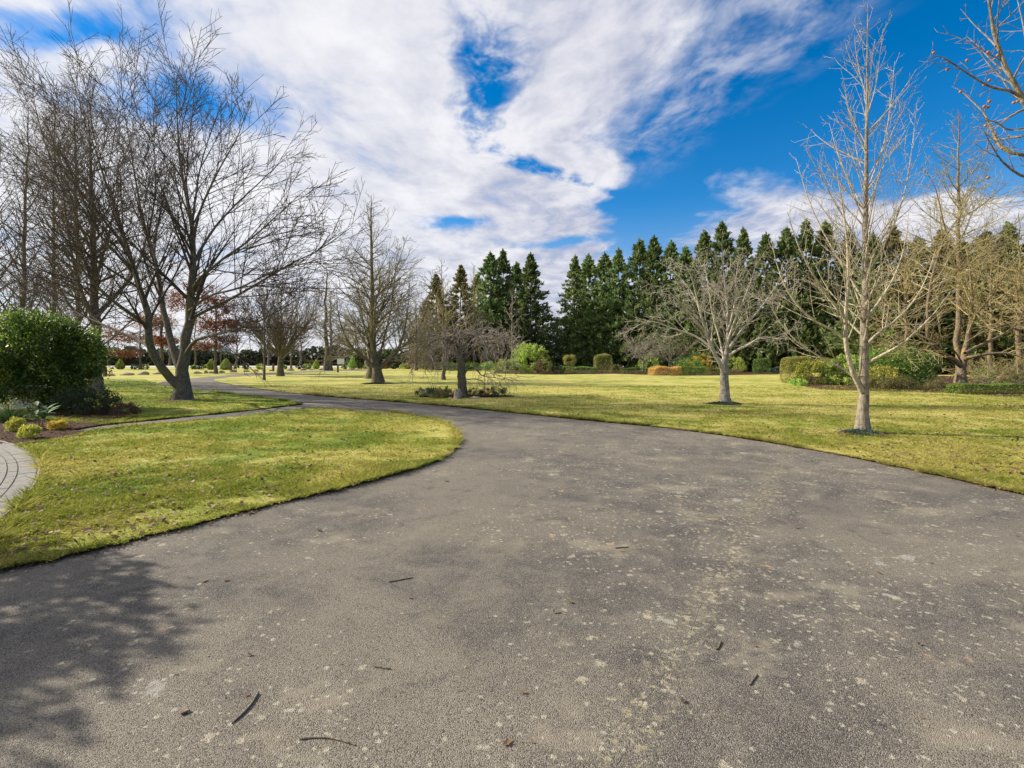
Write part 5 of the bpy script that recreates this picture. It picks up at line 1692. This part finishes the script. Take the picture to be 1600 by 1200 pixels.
# brick gate pillars with gates
M_BRICK = soil_mat('red_brick', (.20, .075, .05), (.32, .13, .085), 9.0)
M_CAP = soil_mat('pillar_cap', (.25, .22, .19), (.36, .33, .29), 8.0)
for i, px in enumerate([602, 638]):
    g = G(px, 576.6)
    pr_ = empty('gate_pillar', g, ['left red brick gate pillar at the far entrance', 'right red brick gate pillar at the far entrance'][i], 'pillar')
    for c_ in range(10):
        for s_ in range(2):
            o = obj('brick', box_mesh('brick', .34 if c_ % 2 else .70, .70 if c_ % 2 else .34, .155, .01), M_BRICK, pr_, ((s_ - .5) * .36 if c_ % 2 else 0, 0 if c_ % 2 else (s_ - .5) * .36, c_ * .165))
    obj('cap', box_mesh('cap', .86, .86, .12, .03), M_CAP, pr_, (0, 0, 1.65))
M_IRON = new_mat('black_iron')[0]
M_IRON.node_tree.nodes['Principled BSDF'].inputs['Base Color'].default_value = (.02, .02, .022, 1)
gl, gr = G(603.5, 576.6), G(636.5, 576.6)
gt = empty('iron_gate', ((gl[0] + gr[0]) / 2, gl[1], 0), 'dark iron gate between the two brick pillars', 'gate')
wid = gr[0] - gl[0] - .6
bar = box_mesh('bar', .03, .03, 1.35)
for i in range(25):
    obj('bar', bar, M_IRON, gt, (-wid / 2 + wid * i / 24, 0, .08))
for z_ in (.12, .75, 1.38):
    obj('rail', box_mesh('rail', wid, .04, .05), M_IRON, gt, (0, .04, z_))


# far hedges and trees beyond the road
def far_mass(name, x0, x1, Y, h0, h1, depth, n, leaf, mt, seed, label, cat):
    rg = np.random.default_rng(seed)
    root = empty(name, ((x0 + x1) / 2, Y, 0), label, cat)
    x = rg.uniform(x0, x1, n)
    top = h0 + (h1 - h0) * (.5 + .5 * np.sin(x * .21 + seed) * np.cos(x * .083 + 1.3)) + .5 * np.sin(x * .9)
    z_ = top * rg.uniform(0, 1, n) ** .7
    c = np.stack((x - (x0 + x1) / 2, rg.uniform(-depth / 2, depth / 2, n), z_), 1)
    obj('foliage', quads_mesh(name, leaf_quads(rg, c, rg.normal(0, 1, (n, 3)) + np.array((0, -.5, .5)), np.full(n, leaf), np.full(n, leaf * .6), .5)), mt, root)
    obj('branches', box_mesh('hedge_core', (x1 - x0) * .97, depth * .4, h0 * .7), M_SOIL, root)  # solid dark box, added to stop sky showing between the leaves
    return root


far_mass('tall_hedge', -260, -36, 158, 3.6, 6.0, 5, 16000, 1.1, L_DARK, 601, 'long dark hedge beyond the far road', 'hedge')
far_mass('tall_hedge', -36, 20, 112, 3.0, 5.0, 4, 4200, .8, L_DARK, 602, 'dark hedge behind the bare trees left of the conifers', 'hedge')
far_mass('tall_hedge', 20, 120, 92, 4.0, 6.0, 4, 5200, .8, L_DARK, 603, 'dark hedge behind the conifer row', 'hedge')
far_mass('tall_hedge', 54, 140, 68, 4.0, 6.0, 4, 6000, .6, L_DARK, 604, 'dark hedge far behind the right border', 'hedge')
# house behind the far hedge
M_TEAL = soil_mat('pale_teal_roof', (.24, .36, .34), (.30, .43, .41), 2.0)
M_CREAM = soil_mat('cream_wall', (.5, .46, .4), (.6, .56, .5), 2.0)
hs = empty('house', ((312 - 800) / 800 * 166, 166, 0), 'low house with a pale teal roof beyond the far hedge', 'house')
obj('wall', box_mesh('wall', 16, 8, 4.6), M_CREAM, hs)
bm = bmesh.new()
vs = [bm.verts.new(c_) for c_ in [(-8.6, -4.6, 4.6), (8.6, -4.6, 4.6), (8.6, 4.6, 4.6), (-8.6, 4.6, 4.6), (-5, 0, 7.4), (5, 0, 7.4)]]
for f_ in [(0, 1, 5, 4), (1, 2, 5), (2, 3, 4, 5), (3, 0, 4), (3, 2, 1, 0)]:
    bm.faces.new([vs[i] for i in f_])
rme = bpy.data.meshes.new('roof'); bm.to_mesh(rme); bm.free()
obj('roof', rme, M_TEAL, hs)
M_GLASS = new_mat('window_glass')[0]
M_GLASS.node_tree.nodes['Principled BSDF'].inputs['Base Color'].default_value = (.05, .06, .07, 1)
M_GLASS.node_tree.nodes['Principled BSDF'].inputs['Roughness'].default_value = .1
for x_ in (-5.5, -2, 2, 5.5):
    w_ = obj('window', box_mesh('window', 1.6, .12, 1.3), M_WHITE, hs, (x_, -4.03, 2.4))
    obj('pane', box_mesh('pane', 1.4, .04, 1.1), M_GLASS, w_, (0, -.08, .1))
# far bare trees beyond the road
FB = []
for v_ in range(3):
    rg = np.random.default_rng(620 + v_)
for i, (px, top, Y) in enumerate([(170, 520, 150), (265, 505, 152), (370, 500, 154), (420, 515, 146), (470, 505, 150), (530, 512, 148), (600, 505, 140), (660, 505, 130)]):
    x = (px - 800) / 800 * Y
    H = EYE + (563 - top) / 800 * Y
    leader_tree('deciduous_tree', 'hazy bare tree beyond the far road, %s from the left' % ordinal[i], (x, Y, 0), H, .35, 630 + i, M_BARK_BROWN, M_TWIG_BROWN, 22, 6.0, first=.2, ang=48, up=.06,
                dens=(.9, .9), rmin=.022, group='bare trees beyond the far road')

# ------------------------------------------------------------------ evergreen just outside the picture that shades the near left corner
rg = np.random.default_rng(700)
ev = empty('evergreen_tree', (-8.0, 3.75, 0), 'leafy evergreen tree out of view at the left that shades the drive corner', 'tree')
p_, o_ = shrub_points(rg, 11000, 1.45, 1.75, 2.3, 150, .36, .0, hollow=.35)
p_[:, 2] += 1.15
obj('crown', quads_mesh('evergreen_crown', leaf_quads(rg, p_, o_, np.full(len(p_), .13), np.full(len(p_), .07), .8)), L_CAMELLIA, ev)
obj('trunk', tubes_mesh('evergreen_trunk', [(np.array([[(0, 0, 0), (.05, 0, 1.2), (0, .05, 2.0), (.1, 0, 3.2)]]), np.array([[.16, .13, .11, .03]]), 8)]), M_BARK_BROWN, ev)

# ------------------------------------------------------------------ litter
rng = np.random.default_rng(800)
n = 1700
Yq = 1 / rng.uniform(1 / 16, 1 / 4, n * 3); Xq = rng.uniform(-1.05, .2, n * 3) * Yq
k = inside(lawnA_poly, Xq, Yq)
scatter_flat('fallen_leaves', Xq[k][:n], Yq[k][:n], .04, .05, L_DRYLEAF, 801, 'scattered small dry leaves on the lawn between drive and paved path', 'leaves', .55, .4)
n = 4200
Yq = 1 / rng.uniform(1 / 30, 1 / 7, n * 3); Xq = rng.uniform(-.3, 1.05, n * 3) * Yq
k = inside(lawnC_poly, Xq, Yq)
scatter_flat('fallen_leaves', Xq[k][:n], Yq[k][:n], .036, .055, L_DRYLEAF, 802, 'scattered small dry leaves on the wide right lawn', 'leaves', .55, .4)
a = rng.uniform(0, 2 * PI, 260); q = .25 + np.abs(rng.normal(0, .4, 260))
scatter_flat('fallen_leaves', G(1346, 680)[0] + np.cos(a) * q, G(1346, 680)[1] + np.sin(a) * q * .7, .045, .06, L_DRYLEAF, 803, 'dry leaves gathered round the foot of the pale young tree', 'leaves')
g = G(1590, 637)
scatter_flat('fallen_leaves', g[0] + rng.normal(0, .55, 240), g[1] + rng.normal(0, .35, 240), .04, .07, L_DRYLEAF, 804, 'patch of reddish dry leaves on the lawn at the right edge', 'leaves')
# crumbs along the cut edges of the lawns
ed = np.concatenate((lawnA_edge[: len(lawnA_edge) // 2], lawnC_edge[: len(lawnC_edge) // 3]))
ed = ed[np.hypot(ed[:, 0], ed[:, 1]) < 18]
k = rng.integers(0, len(ed), 3000)
scatter_flat('edge_litter', ed[k, 0] + rng.normal(0, .07, 3000), ed[k, 1] + rng.normal(0, .07, 3000), .006, .03, L_DRYLEAF, 805, 'crumbs of leaf litter along the lawn edges', 'litter')
n = 500
Yq = 1 / rng.uniform(1 / 12, 1 / 2.1, n); Xq = rng.uniform(-1, 1.0, n) * Yq
k = ~inside(lawnA_poly, Xq, Yq) & ~inside(lawnC_poly, Xq, Yq) & (Xq > -Yq * .75)
scatter_flat('grit', Xq[k], Yq[k], .003, .013, L_DRYLEAF, 806, 'tiny leaf crumbs and grit strewn over the drive', 'litter')


# single leaves: a curled lobed leaf
def leaf_mesh(seed, curl=.5):
    rg = np.random.default_rng(seed)
    bm = bmesh.new()
    ctr = bm.verts.new((0, 0, .004))
    ring = []
    K = 14
    for i in range(K):
        a = 2 * PI * i / K
        r_ = (1.0 if i % 2 == 0 else .55) * (1.0 + .25 * math.cos(a)) * rg.uniform(.8, 1.15)
        x_, y_ = r_ * math.cos(a) * .5, r_ * math.sin(a) * .38
        ring.append(bm.verts.new((x_, y_, .02 + curl * (y_ * y_ * 1.6 + .25 * x_ * x_) + rg.uniform(0, .06))))
    for i in range(K):
        bm.faces.new((ctr, ring[i], ring[(i + 1) % K]))
    s0 = bm.verts.new((-.75, .0, .10)); s1 = bm.verts.new((-.75, .03, .10)); s2 = bm.verts.new((-.3, .02, .02)); s3 = bm.verts.new((-.3, -.02, .02))
    bm.faces.new((s0, s1, s2, s3))
    me_ = bpy.data.meshes.new('fallen_leaf'); bm.to_mesh(me_); bm.free()
    me_.materials.append(L_DRYLEAF)
    return me_


LM = [leaf_mesh(820 + i, .4 + .3 * i) for i in range(4)]
rg = random.Random(9)


def one_leaf(px, py, size, label, group, z=.0, k=0):
    g = G(px, py)
    o = obj('fallen_leaf', LM[k % 4], None, None, (g[0], g[1], z))
    o.scale = (size, size, size * .8)
    o.rotation_euler = (rg.uniform(-.15, .15), rg.uniform(-.15, .15), rg.uniform(0, 6.28))
    tag(o, label, 'leaf', group)


for i, (px, py, s_, lab) in enumerate([
        (792, 1163, .055, 'curled pale brown lobed leaf on the drive near the bottom centre'),
        (893, 942, .06, 'mossy curled leaf on the drive right of centre'),
        (1069, 1097, .04, 'small upright curled leaf on the drive right of the joint'),
        (1218, 1143, .025, 'tiny dark leaf on the drive near the bottom right'),
        (320, 908, .06, 'pale curled leaf on the drive left of the pair of twigs'),
        (352, 908, .055, 'tan leaf beside the pale curled one on the drive'),
        (392, 1024, .035, 'small brown leaf on the drive just outside the tree shadow'),
        (55, 883, .08, 'reddish leaf on the drive at the lawn edge, bottom left'),
        (698, 752, .10, 'curled brown leaf on the drive by the rounded lawn corner'),
        (390, 803, .10, 'brown leaf caught on the lawn edge')]):
    one_leaf(px, py, s_, lab, None, .004, i)
for i, (px, py, s_) in enumerate([(972, 862, .04), (818, 1083, .035), (1375, 897, .05), (1456, 880, .05), (1180, 1010, .03), (640, 935, .04), (1245, 826, .05), (1590, 838, .05), (290, 1113, .04), (385, 1087, .03), (500, 830, .06), (205, 897, .04), (560, 905, .03), (1437, 1008, .04), (870, 800, .05)]):
    one_leaf(px, py, s_, 'tiny dry leaf scrap lying loose on the grey drive', 'leaf scraps on the drive', .004, i + 1)
for i, (px, py, s_) in enumerate([(168, 828, .11), (190, 795, .09), (258, 782, .10), (155, 755, .09), (140, 736, .08), (180, 742, .08), (305, 744, .10), (300, 703, .11), (232, 785, .08), (330, 790, .09), (230, 815, .08),
                                  (540, 690, .13), (590, 733, .12), (600, 730, .11), (455, 735, .12), (370, 770, .09), (420, 775, .09), (128, 790, .07), (70, 840, .08), (105, 815, .07), (480, 712, .10), (610, 702, .10), (290, 760, .08), (390, 742, .09)]):
    one_leaf(px, py, s_, 'dry brown leaf lying on the mossy lawn left of the drive', 'larger leaves on the left lawn', .03, i)


def twig(pts, r, label, mat=M_BARK_BROWN, off=None):
    q = [np.array(G(*p_)) + np.array((0, 0, r * .75)) for i, p_ in enumerate(pts)]
    b_ = q[0].copy(); b_[2] = 0
    q = np.array(q) - b_
    Q, rr = resample(q, [r, r * 1.05, r * .9, r * .45][:len(q)] if len(q) <= 4 else [r] * len(q), 9)
    tag(obj('fallen_twig', tubes_mesh('twig', [(Q[None], rr[None], 6)]), mat, None, tuple(b_)), label, 'twig')


twig([(403, 1084), (393, 1102), (378, 1118), (362, 1132)], .006, 'bent dark twig on the drive at the edge of the tree shadow')
twig([(468, 1156), (495, 1152), (525, 1155), (555, 1165)], .0055, 'long reddish twig on the drive near the bottom left', M_BARK_PALE)
twig([(608, 910), (625, 907), (645, 903)], .005, 'thin straight twig on the drive left of centre', M_BARK_DARK)
twig([(585, 1042), (598, 1044), (610, 1046)], .005, 'short brown twig on the drive in the lower middle')
twig([(284, 1118), (290, 1115), (297, 1112)], .007, 'stubby dark twig inside the tree shadow', M_BARK_DARK)
twig([(1126, 1003), (1125, 1009), (1120, 1016)], .005, 'small hooked twig right of the drive joint', M_BARK_DARK)
twig([(1183, 1055), (1177, 1063), (1172, 1071)], .0045, 'short pale forked twig on the right of the drive')
twig([(863, 952), (864, 959), (877, 958)], .004, 'tiny L shaped red twig next to the mossy leaf')
twig([(962, 857), (972, 856), (982, 856)], .006, 'brown twig on the drive behind the mossy leaf')
twig([(205, 745), (225, 744), (240, 744)], .012, 'pale stick lying on the left lawn', M_BARK_PALE)
